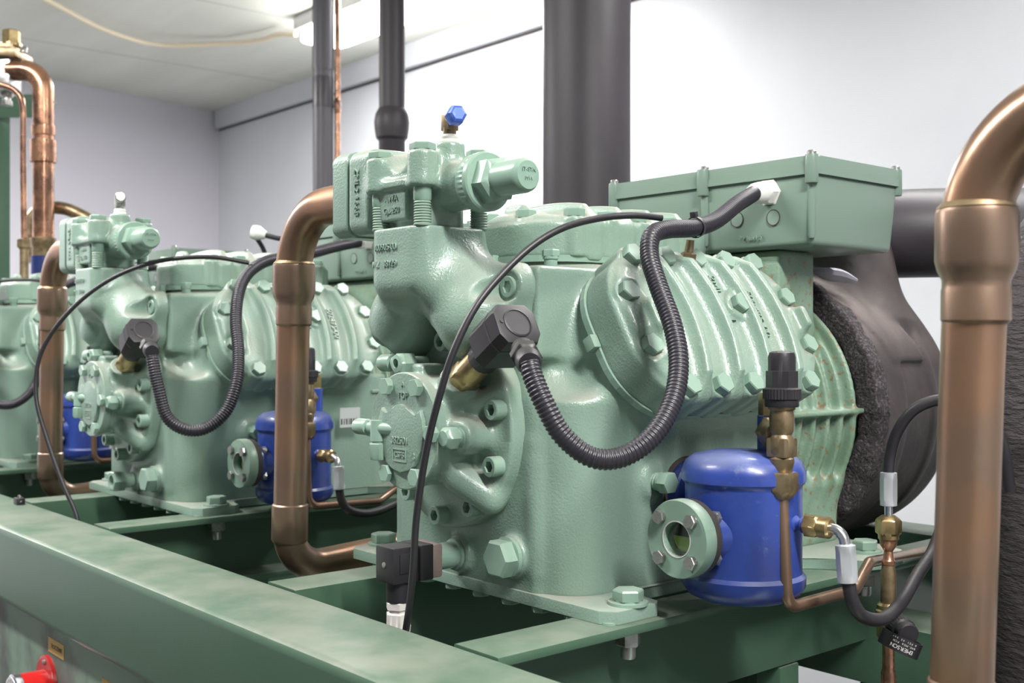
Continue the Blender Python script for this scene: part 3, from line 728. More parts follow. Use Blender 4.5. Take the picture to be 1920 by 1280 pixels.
# ---- conduit, cable, sensor
CON = [(0.160, .410, .531), (0.172, 0.385, 0.524), (0.192, 0.330, 0.506), (0.214, 0.258, 0.477), (0.228, 0.198, 0.463), (0.24, 0.135, 0.456), (0.252, 0.095, 0.445), (0.265, 0.077, 0.418), (0.291, 0.064, 0.381), (0.321, 0.053, 0.338), (0.342, 0.039, 0.297), (0.355, 0.015, 0.257), (0.358, -0.019, 0.222), (0.348, -0.054, 0.201), (0.334, -0.086, 0.201), (0.314, -0.109, 0.224), (0.298, -0.12, 0.257), (0.283, -0.122, 0.284), (0.277, -0.121, 0.297)]
CON2 = [(0.160, .440, .534), (0.168, 0.400, 0.527), (0.180, 0.345, 0.514), (0.199, 0.290, 0.500), (0.218, 0.223, 0.486), (0.226, 0.171, 0.476), (0.24, 0.126, 0.451), (0.256, 0.098, 0.415), (0.28, 0.079, 0.36), (0.31, 0.069, 0.3), (0.335, 0.052, 0.243), (0.341, 0.028, 0.194), (0.335, -0.008, 0.166), (0.325, -0.043, 0.166), (0.31, -0.068, 0.189), (0.302, -0.079, 0.236), (0.296, -0.084, 0.269), (0.29, -0.086, 0.294)]
def make_conduit(loc, label, path=CON):
    P, L = spline(path, .00118)
    n = len(P); me = B()
    tube(me, P, lambda i, n_: .0098+.0016*(.5-.5*math.cos(2*PI*i/4))*(1 if i < n-8 else .6), seg=18, smooth=False)
    o = obj('corrugated_conduit', me, 'conduit'); o.location = loc; o.data.set_sharp_from_angle(angle=PI)
    return tag(o, label, 'conduit', 'corrugated conduits')
CAB = [(0.238, 0.128, 0.470), (0.225, 0.094, 0.4715), (0.21, 0.054, 0.467), (0.203, -0.0, 0.453), (0.194, -0.042, 0.43), (0.185, -0.082, 0.395), (0.181, -0.118, 0.356), (0.174, -0.142, 0.308), (0.164, -0.153, 0.261), (0.148, -0.156, 0.213), (0.135, -0.157, 0.165), (0.123, -0.156, 0.115), (0.117, -0.155, 0.067), (0.106, -0.152, 0.023), (0.093, -0.150, -0.02), (.08, -.15, -.07)]
def make_cable(loc, pts, label):
    b = B(); tube(b, pts, .0042, seg=12, step=.006)
    o = obj('sensor_cable', b, 'rubber'); o.location = loc
    return tag(o, label, 'cable', 'thin black sensor cables')
def make_sensor(loc, label, name='pressure_sensor', e=(.277, -.121, .297)):
    t = thing(name, label, 'sensor', loc, 'pump pressure sensors')
    a = Vector((.070, -.046, .274)); d = Vector((.859, -.09, .50)).normalized()
    fitting('brass_body', t, a-d*.004, d, [(.017, 0), (.0205, .004, 'h'), (.0205, .018, 'h'), (.0175, .021), (.0175, .052), (.0135, .053)], 'brass', 48)
    fitting('union_nut', t, a+d*.046, d, [(.0185, 0, 'k'), (.0195, .002, 'k'), (.0195, .030, 'k'), (.014, .032)], 'rubber', 40)
    m = frame(a+d*.074, d)
    b = B(); sh = [(-.021, -.026), (.021, -.026), (.029, -.014), (.029, .014), (.019, .026), (-.019, .026), (-.029, .014), (-.029, -.014)]
    prism(b, sh, 0, .060, bev=.005); obj('sensor_head', b, 'rubber', t, mtx=m)
    b = B(); prism(b, [(x*1.02, y*1.02) for x, y in sh], .036, .0385); obj('head_seam', b, 'rubber', t, mtx=m)
    fitting('head_disc', t, a+d*.1335, d, [(.0185, 0), (.0185, .0016), (.0165, .0022), (.0165, .0012), (.001, .0012)], 'rubber', 32)
    fitting('head_screw', t, m @ Vector((-.0215, .002, .060)), d, [(.0024, -.001), (.0024, .0012)], 'rubber', 16)
    e = Vector(e); s0 = m @ Vector((.004, -.012, .046)); dd = (e-s0).normalized(); L = (e-s0).length
    fitting('outlet', t, e-dd*.046, dd, [(.013, -.02), (.0135, .0), (.017, .002, 'h'), (.017, .020, 'h'), (.013, .022), (.0140, .028), (.0140, .042), (.0118, .048)], 'rubber', 48)
    return t
def make_plug(loc, label):
    t = thing('solenoid_connector', label, 'connector', loc, 'oil switch connectors')
    y0 = -.007
    fitting('threaded_stub', t, (0, y0+.002, .044), (0, -1, 0), [(.020, 0), (.020, .004), (.017, .005), (.017, .040)], 'smooth', 32)
    b = B(); box(b, (0, -.050, .044), (.0225, .0085, .0215), .004); obj('metal_block', b, 'brownsteel', t)
    b = B(); box(b, (0, -.066, .044), (.0225, .0105, .0225), .003); obj('contact_block', b, 'rubber', t)
    b = B(); box(b, (0, -.096, .044), (.0195, .0195, .0225), .003); box(b, (.0195, -.096, .046), (.0012, .010, .012), .0006); obj('connector_cube', b, 'rubber', t)
    fitting('screw', t, (0, -.1155, .044), (0, -1, 0), [(.0035, -.001), (.0035, .001), (.001, .0014)], 'zinc', 16)
    fitting('cable_neck', t, (0, -.094, .0225), (0, 0, -1), [(.0155, 0), (.0155, .026)], 'rubber', 32)
    fitting('gland', t, (0, -.094, -.0035), (0, 0, -1), [(.0155, 0, 'h'), (.0165, .001, 'h'), (.0165, .009, 'h'), (.0125, .011), (.0125, .013), (.0165, .015, 'h'), (.0165, .030, 'h'), (.0155, .031), (.0145, .040), (.009, .044)], 'gland', 48, label='white cable gland')
    fitting('locknut', t, (-.004, -.096, -.044), (.1, 0, -1), [(.0145, 0), (.0145, .006), (.011, .010)], 'gland', 32)
    return t

# ---- blue oil level regulator
RX, RY = .417, .055
FX, FY = .412, -.0480
def make_regulator(loc, label):
    t = thing('oil_regulator', label, 'oil regulator', loc, 'blue oil level regulators')
    fitting('tank', t, (RX, RY, .050), (0, 0, 1), [(.020, -.001), (.045, .001), (.058, .007), (.0640, .016), (.0645, .026), (.0610, .030), (.0605, .034), (.0605, .118), (.0610, .121), (.0645, .125), (.0645, .134), (.060, .145), (.052, .151), (.035, .1545), (.001, .156)], 'blue', 64)
    fx, fy, fz = FX, FY, .1225
    fd = (0, -1, 0)
    fitting('back_flange', t, (fx, fy+.034, fz), fd, [(.030, -.004), (.034, .002), (.034, .010), (.030, .0101)], 'blue', 48)
    fitting('neck', t, (fx+.002, fy+.030, fz), (.15, 1, -.02), [(.022, -.004), (.023, .006), (.030, .030)], 'blue', 32)
    fitting('flange_gasket', t, (fx, fy+.027, fz), fd, [(.018, 0), (.0385, 0), (.0385, .008), (.018, .008)], 'gasket', 48)
    # ring flange with a sight hole
    b = lathe(B(), [(.0165, .004), (.0390, .004), (.0396, .006), (.0396, .017), (.0386, .0195), (.0185, .0195), (.0175, .0185), (.0168, .004)], seg=64, cap=False)
    obj('sight_flange', b, 'smooth', t, mtx=frame((fx, fy+.0225, fz), fd))
    obj('flange_rim', lathe(B(), [(.0185, 0), (.0185, .0008), (.0174, .0008), (.0174, .0)], seg=48, cap=False), 'whiteink', t, mtx=frame((fx, fy+.0034, fz), fd))
    fitting('sight_glass', t, (fx, fy+.0115, fz), fd, [(.0167, 0), (.0167, .0015)], 'glass', 40)
    b = lathe(B(), [(.0163, -.007), (.0163, -.0005), (.0158, -.0005), (.0158, -.006), (.001, -.006)], seg=40, cap=False); obj('sight_well', b, 'well', t, mtx=frame((fx, fy+.0135, fz), fd))
    b = B(); prism(b, [(.0150*math.cos(a), .0150*math.sin(a)) for a in [PI+PI*k/12 for k in range(13)]], .0, .003); obj('oil', b, 'oil', t, mtx=Matrix.Translation((fx, fy+.0190, fz+.001)) @ Matrix.Rotation(PI/2, 4, 'X'))
    for k in range(4):
        a = PI/4+k*PI/2; p = (fx+.0288*math.cos(a), fy+.0035, fz+.0288*math.sin(a))
        hexbolt(t, p, fd, .0130, .0065, 'zinc', 'flange_bolt', twist=k*.7); hexbolt(t, (p[0], fy+.035, p[2]), (0, 1, 0), .0130, .006, 'zinc', 'flange_nut')
    # mounting flange to the crankcase
    fitting('mounting_neck', t, (RX-.05, RY+.03, .150), (-1, .55, .0), [(.022, -.03), (.022, .05), (.001, .051)], 'darkblue', 32)
    fitting('mounting_flange', t, (.327, .090, .150), (1, 0, 0), [(.035, -.015), (.035, -.004), (.032, -.002)], 'darkblue', 40)
    fitting('mounting_gasket', t, (.327, .090, .150), (1, 0, 0), [(.039, -.023), (.039, -.0155)], 'gasket', 40)
    # boss with angle valve
    fitting('top_boss', t, (RX+.015, RY+.028, .195), (0, 0, 1), [(.0145, 0), (.0145, .046), (.013, .047)], 'blue', 32)
    fitting('boss_nut', t, (RX+.015, RY+.028, .2415), (0, 0, 1), [(.0135, 0, 'h'), (.0135, .020, 'h'), (.011, .024)], 'brass', 36)
    fitting('side_nut', t, (RX+.019, RY+.018, .226), (.62, -.55, 0), [(.008, 0), (.008, .014), (.0175, .015, 'h'), (.0175, .023, 'h'), (.014, .026), (.011, .040)], 'dullbrass', 36)
    vx, vy = RX+.056, RY-.010
    fitting('valve_body', t, (vx, vy, .186), (0, 0, 1), [(.0095, 0), (.0115, .008), (.0125, .012), (.0125, .016), (.0105, .018), (.0125, .022), (.0125, .036), (.0100, .040), (.0120, .044), (.0125, .058), (.0115, .064), (.0135, .066), (.0135, .072)], 'dullbrass', 32)
    b = B(); box(b, (vx, vy, .213), (.0115, .0115, .010), .003, mtx=None); obj('valve_block', b, 'dullbrass', t)
    cp = fitting('valve_cap', t, (vx, vy, .254), (0, 0, 1), [(.0165, 0), (.0170, .001), (.0170, .007), (.0190, .008, 'k'), (.0190, .018, 'k'), (.0165, .019), (.0160, .0195, 'h'), (.0160, .036, 'h'), (.0138, .0362), (.0138, .050), (.0125, .0545), (.009, .056), (.001, .0565)], 'rubber', 72); cp['label'] = 'black plastic valve cap'
    fitting('flare_nut', t, (vx, vy, .1875), (0, 0, -1), [(.0155, -.001, 'h'), (.0165, .001, 'h'), (.0165, .017, 'h'), (.0135, .021), (.0085, .026)], 'dullbrass', 36)
    fitting('side_stub', t, (RX+.058, RY+.008, .1345), (1, .1, 0), [(.0085, -.008), (.0085, .002), (.0060, .004), (.0060, .008), (.0085, .010), (.0085, .013)], 'blue', 24)
    fitting('side_coupling', t, (RX+.071, RY+.0095, .1345), (1, .1, 0), [(.009, 0, 'h'), (.0118, .001, 'h'), (.0118, .013, 'h'), (.0095, .015), (.0108, .016), (.0108, .026), (.0085, .028)], 'brass', 36)
    return t, (vx, vy), (RX+.098, RY+.012, .1345)
def make_tube(loc, v, label):
    vx, vy = v
    P = arcpath([(vx, vy, .164), (vx+.006, vy, .052), (vx-.012, vy+.150, .046), (vx-.028, vy+.205, .067), (vx-.095, vy+.46, .040)], [.02, .02, .014], 8)
    o = obj('oil_tube', tube(B(), P, .0064, seg=18, smooth=False), 'copper'); o.location = loc
    return tag(o, label, 'tube', 'copper oil tubes')
def make_hose(loc, p, label, lower=True):
    t = thing('flexible_hose', label, 'hose', loc, 'braided black oil hoses')
    x, y, z = p
    if lower:
        b = B(); tube(b, [(x-.004, y, z), (x+.006, y+.002, z-.001), (x+.013, y+.003, z-.008), (x+.0155, y+.002, z-.018)], .0052, seg=16); obj('steel_end', b, 'chrome', t)
        fitting('crimp_sleeve', t, (x+.0155, y+.002, z-.014), (.08, 0, -1), [(.0070, 0), (.0098, .001), (.0098, .004), (.0098, .008, 'h'), (.0100, .014, 'h'), (.0100, .026, 'h'), (.0098, .032), (.0098, .037), (.007, .038)], 'crimp', 36)
        b = B(); tube(b, [(x+.0185, y+.002, z-.049), (x+.022, y+.005, z-.070), (x+.026, y+.018, z-.086), (x+.026, y+.055, z-.0935), (x+.014, y+.110, z-.086), (x+.000, y+.165, z-.068), (x-.010, y+.215, z-.05), (x-.012, y+.25, z-.01), (x-.005, y+.27, z+.04)], .0068, seg=16); obj('hose', b, 'rubber', t)
    else:
        fitting('steel_end', t, (x, y, z), (0, 0, 1), [(.0052, 0), (.0052, .016)], 'chrome', 20)
        fitting('crimp_sleeve', t, (x, y, z+.012), (0, 0, 1), [(.0070, 0), (.0105, .001), (.0105, .005), (.0108, .009, 'h'), (.0108, .034, 'h'), (.0105, .038), (.0105, .043), (.007, .044)], 'crimp', 36)
        b = B(); tube(b, [(x, y, z+.053), (x+.002, y+.002, z+.080), (x+.013, y+.001, z+.110), (x+.032, y+.006, z+.137), (x+.058, y+.02, z+.150), (x+.09, y+.03, z+.146), (x+.125, y+.04, z+.11), (x+.13, y+.06, z+.04)], .0075, seg=16, step=.006); obj('hose', b, 'rubber', t)
    return t
def make_oilvalve(loc, label):
    t = thing('ball_valve', label, 'valve', loc, 'brass oil ball valves')
    x, y = .373, .411
    fitting('flare_nut', t, (x, y, .092), (0, 0, -1), [(.009, -.004), (.0145, .000, 'h'), (.0165, .003, 'h'), (.0165, .018, 'h'), (.0130, .021), (.0130, .026), (.010, .028)], 'brass', 36)
    fitting('brazed_joint', t, (x, y, .066), (0, 0, -1), [(.0115, 0), (.0105, .008), (.0055, .016), (.0070, .026), (.0085, .028), (.0085, .033), (.0070, .035)], 'copper2', 28)
    fitting('strainer_tube', t, (x, y, .032), (0, 0, -1), [(.008, 0), (.0098, .010), (.0098, .050), (.008, .052)], 'dullbrass', 28)
    fitting('valve_body', t, (x, y, -.016), (0, 0, -1), [(.012, 0), (.0145, .003), (.0145, .008), (.0165, .010), (.0165, .015), (.0145, .017, 'h'), (.0150, .044, 'h'), (.011, .048), (.0085, .052)], 'brass', 36)
    fitting('lower_tube', t, (x, y, -.062), (0, 0, -1), [(.0078, 0), (.0078, .04), (.0095, .045), (.0095, .06), (.0075, .062), (.0075, .25)], 'copper2', 24)
    fitting('spindle', t, (x+.010, y-.008, -.036), (1, -.9, -.1), [(.006, 0), (.006, .022)], 'brass', 20)
    c = fitting('spindle_cap', t, (x+.025, y-.0215, -.0375), (1, -.7, -.12), [(.0155, 0, 'k'), (.016, .001, 'k'), (.016, .019, 'k'), (.0135, .021), (.0135, .031), (.012, .033)], 'rubber', 56); c['label'] = 'black knurled cap'
    b = B(); n = 30
    R0 = .030; ctr = Vector((x+.034, y-.030, -.056)); fr_ = frame(ctr, (.25, .35, 1))
    vs = []
    for k in range(n+1):
        a = R_(10)+R_(300)*k/n; vs.append([b.verts.new(fr_ @ Vector((rr*math.cos(a), rr*math.sin(a)*.8, zz))) for rr, zz in ((R0, -.0095), (R0, .0095), (R0-.0018, .0095), (R0-.0018, -.0095))])
    for a, c2 in zip(vs, vs[1:]):
        for q in range(4): b.faces.new((a[q], a[(q+1) % 4], c2[(q+1) % 4], c2[q]))
    b.faces.new(vs[0]); b.faces.new(vs[-1][::-1]); bmesh.ops.recalc_face_normals(b, faces=b.faces)
    st = obj('retaining_strap', b, 'rubber', t)
    for k, ch in enumerate('EMERSON'):
        a = R_(186)-R_(9.5)*k
        text('lettering', ch, .0068, 'whiteink', st, fr_ @ Matrix.Translation((R0*math.cos(a)*1.01, R0*math.sin(a)*.8*1.02, -.0035)) @ Matrix.Rotation(a+PI/2, 4, 'Z') @ Matrix.Rotation(PI/2, 4, 'X') @ Matrix.Rotation(PI, 4, 'Z'), .0001)
    for row, (s, z) in enumerate((('BVE-M06 PCN', .0022), ('0 PSI 45 bar', .0065))):
        for k, ch in enumerate(s):
            a = R_(190)-R_(6)*k
            text('lettering', ch, .0034, 'whiteink', st, fr_ @ Matrix.Translation((R0*math.cos(a)*1.01, R0*math.sin(a)*.8*1.02, z)) @ Matrix.Rotation(a+PI/2, 4, 'Z') @ Matrix.Rotation(PI/2, 4, 'X') @ Matrix.Rotation(PI, 4, 'Z'), .0001)
    return t

SP = Vector((-1.0425, -.008, .0))
O0 = Vector((-1.157, .900, 1.1302))
def L3(a, b, c): return [a, b, c]
near = L3('green compressor in the foreground with oil pump cover marked 382501, blue regulator beside it', 'middle green compressor, just left of and behind the foreground one', 'farthest green compressor, cut off by the left edge of the photo')
vall = L3('green shut-off valve with a blue cap fitting, on top of the foreground compressor', 'green shut-off valve with a silver cap fitting, on the middle compressor', 'green shut-off valve on the farthest compressor at the left')
def copy_tree(o, parent=None):
    c = o.copy(); COL.objects.link(c); c.parent = parent
    for ch in list(o.children): copy_tree(ch, c)
    return c
def repeat(o, i, label, dz=.004):
    c = copy_tree(o); c.location = Vector(o.location)+SP*i+Vector((0, 0, 0)); c['label'] = label; return c
comp = make_compressor(O0, near[0])
for i in (1, 2): repeat(comp, i, near[i])
v0 = make_valve(O0, vall[0], True); v1 = make_valve(O0+SP, vall[1], False); repeat(v1, 1, vall[2])
pl = ['thick brown copper pipe curving down from the valve of the foreground compressor', 'thick brown copper pipe curving down from the valve of the middle compressor', 'thick copper pipe of the farthest compressor at the left', 'thick brown copper pipe standing nearest the camera at the right edge']
pip = make_pipe(O0, pl[0])
repeat(pip, 1, pl[1]); repeat(pip, 2, pl[2])
c = repeat(pip, -1, pl[3]); c.location = (O0[0]+1.0545, O0[1]+.022, O0[2]-.009)
for ch in c.children:
    if ch.name.startswith('lower_socket'): ch.location.z -= .022
con = make_conduit(O0, 'black corrugated conduit looping in front of the foreground compressor head')
con2 = make_conduit(O0+SP, 'black corrugated conduit looping in front of the middle compressor', CON2); repeat(con2, 1, 'black corrugated conduit of the farthest compressor at the left edge')
make_cable(O0, CAB, 'thin black cable arching over the foreground compressor and down past its pump cover')
CAB2 = [(0.238, 0.128, 0.470), (.205, .06, .480), (.15, -.02, .470), (.10, -.09, .435), (.06, -.15, .375), (.03, -.19, .30), (.03, -.20, .22), (.06, -.19, .14), (.10, -.175, .06), (.13, -.160, .0), (.14, -.16, -.06)]
make_cable(O0+SP, CAB2, 'thin black cable arching over the middle compressor and down to the front beam')
make_cable(O0+SP*2, CAB2, 'thin black cable over the farthest compressor at the left')
sen = make_sensor(O0, 'black plug-on sensor with brass body on the pump of the foreground compressor')
sen2 = make_sensor(O0+SP, 'black plug-on sensor with brass body on the pump of the middle compressor', e=(.289, -.086, .302)); repeat(sen2, 1, 'black sensor on the pump of the farthest compressor')
plg = make_plug(O0, 'black square electrical connector with white gland low on the foreground compressor')
# the middle machine has a bare hexagon socket there
for i in (1, 2):
    fitting('socket_plug', None, O0+SP*i+Vector((0, -.005, .044)), (0, -1, 0), [(.015, 0), (.015, .018), (.0215, .019, 'h'), (.0215, .040, 'h'), (.019, .042, 'h'), (.012, .042), (.0115, .030), (.001, .030)], 'smooth', 48)
    tag(bpy.context.scene.collection.objects[-1], ['', 'green hexagonal plug low on the front of the middle compressor', 'green hexagonal plug low on the front of the farthest compressor'][i], 'plug', 'hexagonal plugs')
KS = 1.13; OR = Vector((-1.3074, 1.0170, 1.0887))
reg, vpos, spos = make_regulator(OR, 'blue cylindrical oil regulator with round sight glass, beside the foreground compressor')
reg.scale = (KS,)*3
repeat(reg, 1, 'blue oil regulator beside the middle compressor, behind the copper pipe'); repeat(reg, 2, 'dark blue oil regulator beside the farthest compressor, half hidden by a pipe')
tb_ = make_tube(OR, vpos, 'bent copper tube under the black capped valve of the foreground oil regulator')
tb_.scale = (KS,)*3
repeat(tb_, 1, 'bent copper tube under the valve of the middle oil regulator'); repeat(tb_, 2, 'bent copper tube of the farthest oil regulator')
ha = make_hose(OR, spos, 'black flexible hose with steel crimp sleeve on the side of the foreground oil regulator'); ha.scale = (KS,)*3; repeat(ha, 1, 'black flexible hose on the side of the middle oil regulator'); repeat(ha, 2, 'black flexible hose of the farthest oil regulator')
hb = make_hose(O0, (.373, .411, .096), 'black hose rising in an arch from the brass line left of the nearest copper pipe', False)
repeat(hb, 1, 'black hose rising from the brass line behind the foreground pump')
ov = make_oilvalve(O0, 'brass ball valve with black strapped cap, below the foreground oil hose at lower right'); repeat(ov, 1, 'brass ball valve with black cap seen between the middle regulator and foreground compressor')
# cable ties on the foreground conduit
b = B(); lathe(b, [(.0125, -.0025), (.0137, -.0025), (.0137, .0025), (.0125, .0025)], seg=24, cap=False); box(b, (0, .016, 0), (.004, .004, .004), .001)
o = obj('cable_tie', b, 'rubber', mtx=frame(O0+Vector((.226, .205, .4645)), (.06, -.3, -.08))); tag(o, 'black cable tie round the foreground conduit at its bend', 'cable tie')

# ------------------------------------------------------------------ pipes behind
def vpipe(name, label, cat, x, y, r, m, z0=1.30, z1=CEIL, extra=None, group=None):
    t = thing(name, label, cat, (x, y, z0), group)
    obj('pipe', lathe(B(), [(r, 0), (r, z1-z0)], seg=40), m, t)
    for q in (extra or []): obj(q[0], lathe(B(), q[1], seg=40), q[2], t)
    return t
vpipe('insulated_pipe', 'wide black vertical pipe behind the foreground compressor', 'pipe', -1.969, 1.929, .1075, 'insul', .6)
vpipe('insulated_pipe', 'black vertical pipe with a bulging joint, rising behind the shut-off valve', 'pipe', -2.982, 2.052, .0415, 'insul', .6, extra=[('joint_sleeve', [(.042, 1.49), (.051, 1.50), (.055, 1.525), (.057, 1.55), (.053, 1.575), (.0425, 1.595)], 'insul'), ('lower_sleeve', [(.0425, .7), (.0425, 1.49), (.044, 1.493)], 'insul')])
vpipe('insulated_pipe', 'grey insulated vertical pipe wrapped with a band of tape, left of the thin copper pipe', 'pipe', -3.647, 2.2, .0385, 'insulg', .6, extra=[('tape_band', [(.0395, 1.72), (.0397, 1.725), (.0397, 1.83), (.039, 1.835)], 'tape'), ('top_wrap', [(.040, 1.86), (.041, 1.87), (.041, 2.395)], 'insulg'), ('end_cap', [(.05, .80), (.052, 1.38), (.04, 1.40)], 'gasket')])
vpipe('thin_copper_pipe', 'thin vertical copper pipe beside the grey insulated pipe', 'pipe', -3.612, 2.24, .0105, 'copper2', .6, extra=[('coupling', [(.0105, 1.70), (.0125, 1.705), (.0125, 1.75), (.0105, 1.755)], 'copper2')])
b = B(); tube(b, arcpath([(-1.30, 1.42+.30, 1.638), (-1.02, 1.80, 1.638), (-.40, 2.52, 1.638)], [.3]), .077, seg=40, smooth=False)
o = obj('suction_pipe', b, 'insul'); tag(o, 'fat black insulated horizontal pipe behind the terminal box, going right', 'pipe')
text('lettering', 'IT-160x25mm', .02, 'greyink', o, Matrix.Translation((-.885, 1.862, 1.600)) @ Matrix.Rotation(R_(49), 4, 'Z') @ Matrix.Rotation(R_(72), 4, 'X') @ Matrix.Translation((0, 0, .0012)), .0002)
b = B(); tube(b, arcpath([(-.640, 1.505, .5), (-.640, 1.505, 1.58), (-.25, 1.95, 1.72)], [.16], 14), .105, seg=48, smooth=False)
o = obj('suction_elbow', b, 'leather'); tag(o, 'large wrinkled black insulated pipe behind the nearest copper pipe at the right edge', 'pipe')

# far left: header pipe with its valve, bracket, post
hp = thing('header_pipe', 'tall blotched copper pipe with elbow, at the left behind the middle valve', 'pipe', (-3.402, 1.106, 1.6))
def rel(p): return (p[0]+3.402, p[1]-1.106, p[2]-1.6)
b = B(); tube(b, [Vector(rel(q)) for q in arcpath([(-3.47, 1.03, 2.245), (-3.402, 1.106, 2.245), (-3.402, 1.106, 1.72)], [.060], 12)], .030, seg=28, smooth=False); obj('pipe', b, 'copper2', hp)
for q in ((2.082, 2.055, .0335), (2.04, 1.975, .0365)):
    fitting('coupling', hp, rel((-3.402, 1.106, q[0])), (0, 0, -1), [(.030, -.002), (q[2], 0), (q[2], q[0]-q[1]), (.030, q[0]-q[1]+.003)], 'copper2', 32)
fitting('ring', hp, rel((-3.402, 1.106, 1.755)), (0, 0, -1), [(.030, 0), (.036, .002), (.036, .02), (.032, .03), (.032, .06)], 'dullbrass', 32)
fitting('base_stub', hp, rel((-3.402, 1.106, 1.70)), (0, 0, -1), [(.034, 0), (.034, .085)], 'darkblue', 32)
rv = thing('regulating_valve', 'corroded brass valve with gold hexagonal cap on top of the blotched copper pipe', 'valve', (-3.50, 1.02, 2.245))
b = B(); box(b, (0, 0, -.015), (.042, .042, .05), .01); obj('valve_body', b, 'zinc', rv, rot=(0, 0, .84))
b = B(); box(b, (0, 0, .045), (.066, .060, .012), .006); box(b, (0, 0, .066), (.045, .042, .010), .006); obj('top_plate', b, 'dullbrass', rv, rot=(0, 0, .84))
fitting('hexagonal_cap', rv, (.02, .02, .074), (0, 0, 1), [(.030, 0), (.030, .008), (.026, .009, 'h'), (.026, .045, 'h'), (.022, .048, 'h')], 'brass', 36)
for q in ((.052, .045), (.045, -.052), (-.052, -.045), (-.045, .052)): hexbolt(rv, (q[0], q[1], .057), (0, 0, 1), .02, .014, 'zinc', 'plate_bolt')
fitting('bottom_nut', rv, (.01, .01, -.064), (0, 0, -1), [(.02, 0), (.018, .01), (.012, .012), (.012, .02), (.017, .021, 'h'), (.017, .035, 'h')], 'zinc', 24)
b = B(); tube(b, [(-3.353, 0.929, 2.17), (-3.319, 0.969, 2.167), (-3.295, 0.997, 2.149), (-3.283, 1.011, 2.107), (-3.282, 1.012, 1.958), (-3.28, 1.014, 1.74)], .0085, seg=14)
ct_ = obj('capillary_tube', b, 'copper2'); tag(ct_, 'thin copper tube bending down left of the blotched copper pipe', 'tube')
fn = thing('flare_fitting', 'small brass flare nut under the thin copper tube at the left', 'fitting', (-3.28, 1.014, 1.66)); fitting('nut', fn, (0, 0, .078), (0, 0, -1), [(.010, 0), (.019, .004, 'h'), (.019, .024, 'h'), (.012, .030), (.012, .125)], 'dullbrass', 24)
b = B(); tube(b, [(-3.494, 1.10, 1.685), (-3.494, 1.10, 1.803), (-3.48, 1.12, 1.844), (-3.44, 1.164, 1.85), (-3.405, 1.2, 1.835), (-3.37, 1.236, 1.803), (-3.36, 1.242, 1.744)], .019, seg=20)
o = obj('return_bend', b, 'dullbrass'); tag(o, 'pale curved metal pipe arching behind the middle shut-off valve', 'pipe')
ps = thing('bracket_post', 'dark green upright post at the left edge with an angle bracket', 'post', (-4.15, 1.20, 0))
obj('post', box(B(), (0, 0, 1.165), (.028, .028, 1.165), .003), 'beam', ps)
b = B(); mb = Matrix.Rotation(R_(49), 4, 'Z'); box(b, (.085, .02, 2.30), (.085, .06, .004), mtx=mb); box(b, (.075, -.045, 2.262), (.075, .004, .040), mtx=mb); obj('bracket', b, 'beam', ps)

# ------------------------------------------------------------------ control panel below the front beam
pn = thing('control_panel', 'green sheet panel smudged with grey dust below the front beam', 'panel', (-2.4, .62, .0))
obj('panel_sheet', box(B(), (-.3, .0, .60), (1.6, .004, .395), .002), 'panel', pn)
obj('panel_flange', box(B(), (-.3, .03, .975), (1.6, .03, .003)), 'panel', pn)
obj('panel_foot', box(B(), (-.3, .03, .105), (1.6, .03, .105)), 'panel', pn)
gx, gy, gz = -1.868, .6155, .885
pg = thing('pressure_gauge', 'round red pressure gauge with white dial on the panel below the front beam', 'gauge', (gx, gy, gz))
b = B(); prism(b, [(.047*math.cos(a), .047*math.sin(a)*(1.25)) for a in [2*PI*k/40 for k in range(40)]], 0, .006, bev=.001); obj('mounting_plate', b, 'red', pg, mtx=frame((0, 0, 0), (0, -1, 0)))
fitting('case', pg, (0, -.005, 0), (0, -1, 0), [(.036, 0), (.036, .040), (.034, .043)], 'red', 48)
fitting('bezel', pg, (0, -.045, 0), (0, -1, 0), [(.037, 0), (.037, .010), (.034, .012)], 'chrome', 48)
fitting('dial', pg, (0, -.057, 0), (0, -1, 0), [(.0335, 0), (.0335, .0007)], 'dial', 48)
fitting('plate_screw', pg, (0, -.006, .048), (0, -1, 0), [(.0045, 0), (.004, .003), (.001, .004)], 'zinc', 16)
b = B()
for k in range(21):
    a = R_(225-270*k/20); box(b, (0, 0, .0278), (.0004, .0002, .0022 if k % 5 else .0034), mtx=Matrix.Translation((0, -.0579, 0)) @ Matrix.Rotation(PI/2-a, 4, 'Y'))
obj('dial_marks', b, 'ink', pg)
b = B(); box(b, (0, 0, .010), (.0008, .0003, .014), mtx=Matrix.Translation((0, -.0582, 0)) @ Matrix.Rotation(-1.2, 4, 'Y')); obj('needle', b, 'ink', pg)
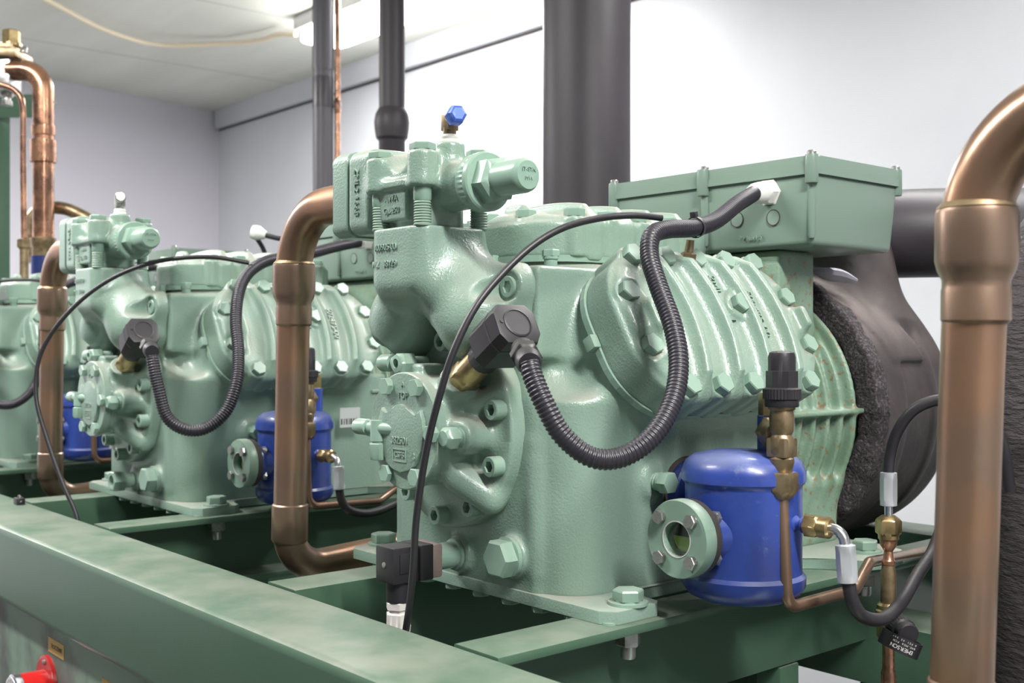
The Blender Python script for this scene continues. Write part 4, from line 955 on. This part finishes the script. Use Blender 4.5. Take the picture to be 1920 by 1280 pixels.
for i, (x, z, s, lab) in enumerate(((-1.832, .962, 'TŁOCZENIE', 'yellow sticker above the red pressure gauge'), (-1.60, .948, 'SSANIE', 'yellow sticker at the bottom edge, right of the red gauge'))):
    o = obj('sticker', box(B(), (0, 0, 0), (.036, .0004, .012)), 'yellow', loc=(x, .6153, z)); tag(o, lab, 'sticker', 'yellow stickers')
    text('lettering', s, .0095, 'ink', o, Matrix.Translation((.003, -.0006, 0)) @ Matrix.Rotation(PI/2, 4, 'X'), .0001)
b = B(); box(b, (0, 0, .006), (.012, .008, .007), .002); tube(b, [(-.012, 0, .004), (0, .0, .016), (.012, 0, .004)], .003, seg=8)
o = obj('cable_clip', b, 'rubber', loc=(-2.31, .705, 1.1302)); tag(o, 'small black cable clip on the front beam at the left', 'clip')

# small things on the middle machine
lb = thing('rating_label', 'silver barcode label on the side of the middle compressor', 'label', (-1.9600, 1.245, 1.295))
obj('label_plate', box(B(), (0, 0, 0), (.0006, .024, .020)), 'label', lb)
b = B(); y = -.020
while y < .018:
    wd = random.choice((.0007, .0012, .002)); box(b, (.0008, y, -.008), (.0002, wd*.7, .006)); y += wd*2+random.choice((.001, .002))
obj('bar_code', b, 'ink', lb)
kn = thing('white_gland', 'white rounded cable gland with black cable behind the middle compressor head', 'gland', (-2.495, 1.316, 1.716))
b = B(); lathe(b, [(.004, -.014), (.015, -.012), (.018, -.004), (.018, .006), (.013, .016), (.010, .024)], frame((0, 0, 0), (.55, .75, -.25)), seg=28); obj('gland_cap', b, 'white', kn)
b = B(); tube(b, [(.008, .012, -.004), (.03, .035, -.012), (.06, .07, -.022), (.10, .12, -.05)], .0065, seg=12, step=.005); obj('cable', b, 'conduit', kn)
b = B(); tube(b, [(0, 0, -.01), (-.01, .03, -.05), (-.01, .06, -.16)], .006, seg=12, step=.01); obj('stalk', b, 'conduit', kn)

# every thing's empty stands at the foot of its own parts
bpy.context.view_layer.update()
for t in [o for o in bpy.data.objects if o.type == 'EMPTY' and not o.parent]:
    mw = t.matrix_world.inverted(); lo = Vector((1e9,)*3); hi = -lo
    for ch in t.children:
        for c_ in ch.bound_box:
            p = ch.matrix_local @ Vector(c_)
            for k in range(3): lo[k] = min(lo[k], p[k]); hi[k] = max(hi[k], p[k])
    off = Vector(((lo[0]+hi[0])/2, (lo[1]+hi[1])/2, lo[2]))
    for ch in t.children: ch.location = Vector(ch.location)-off
    t.location = Vector(t.location)+Vector([off[k]*t.scale[k] for k in range(3)])
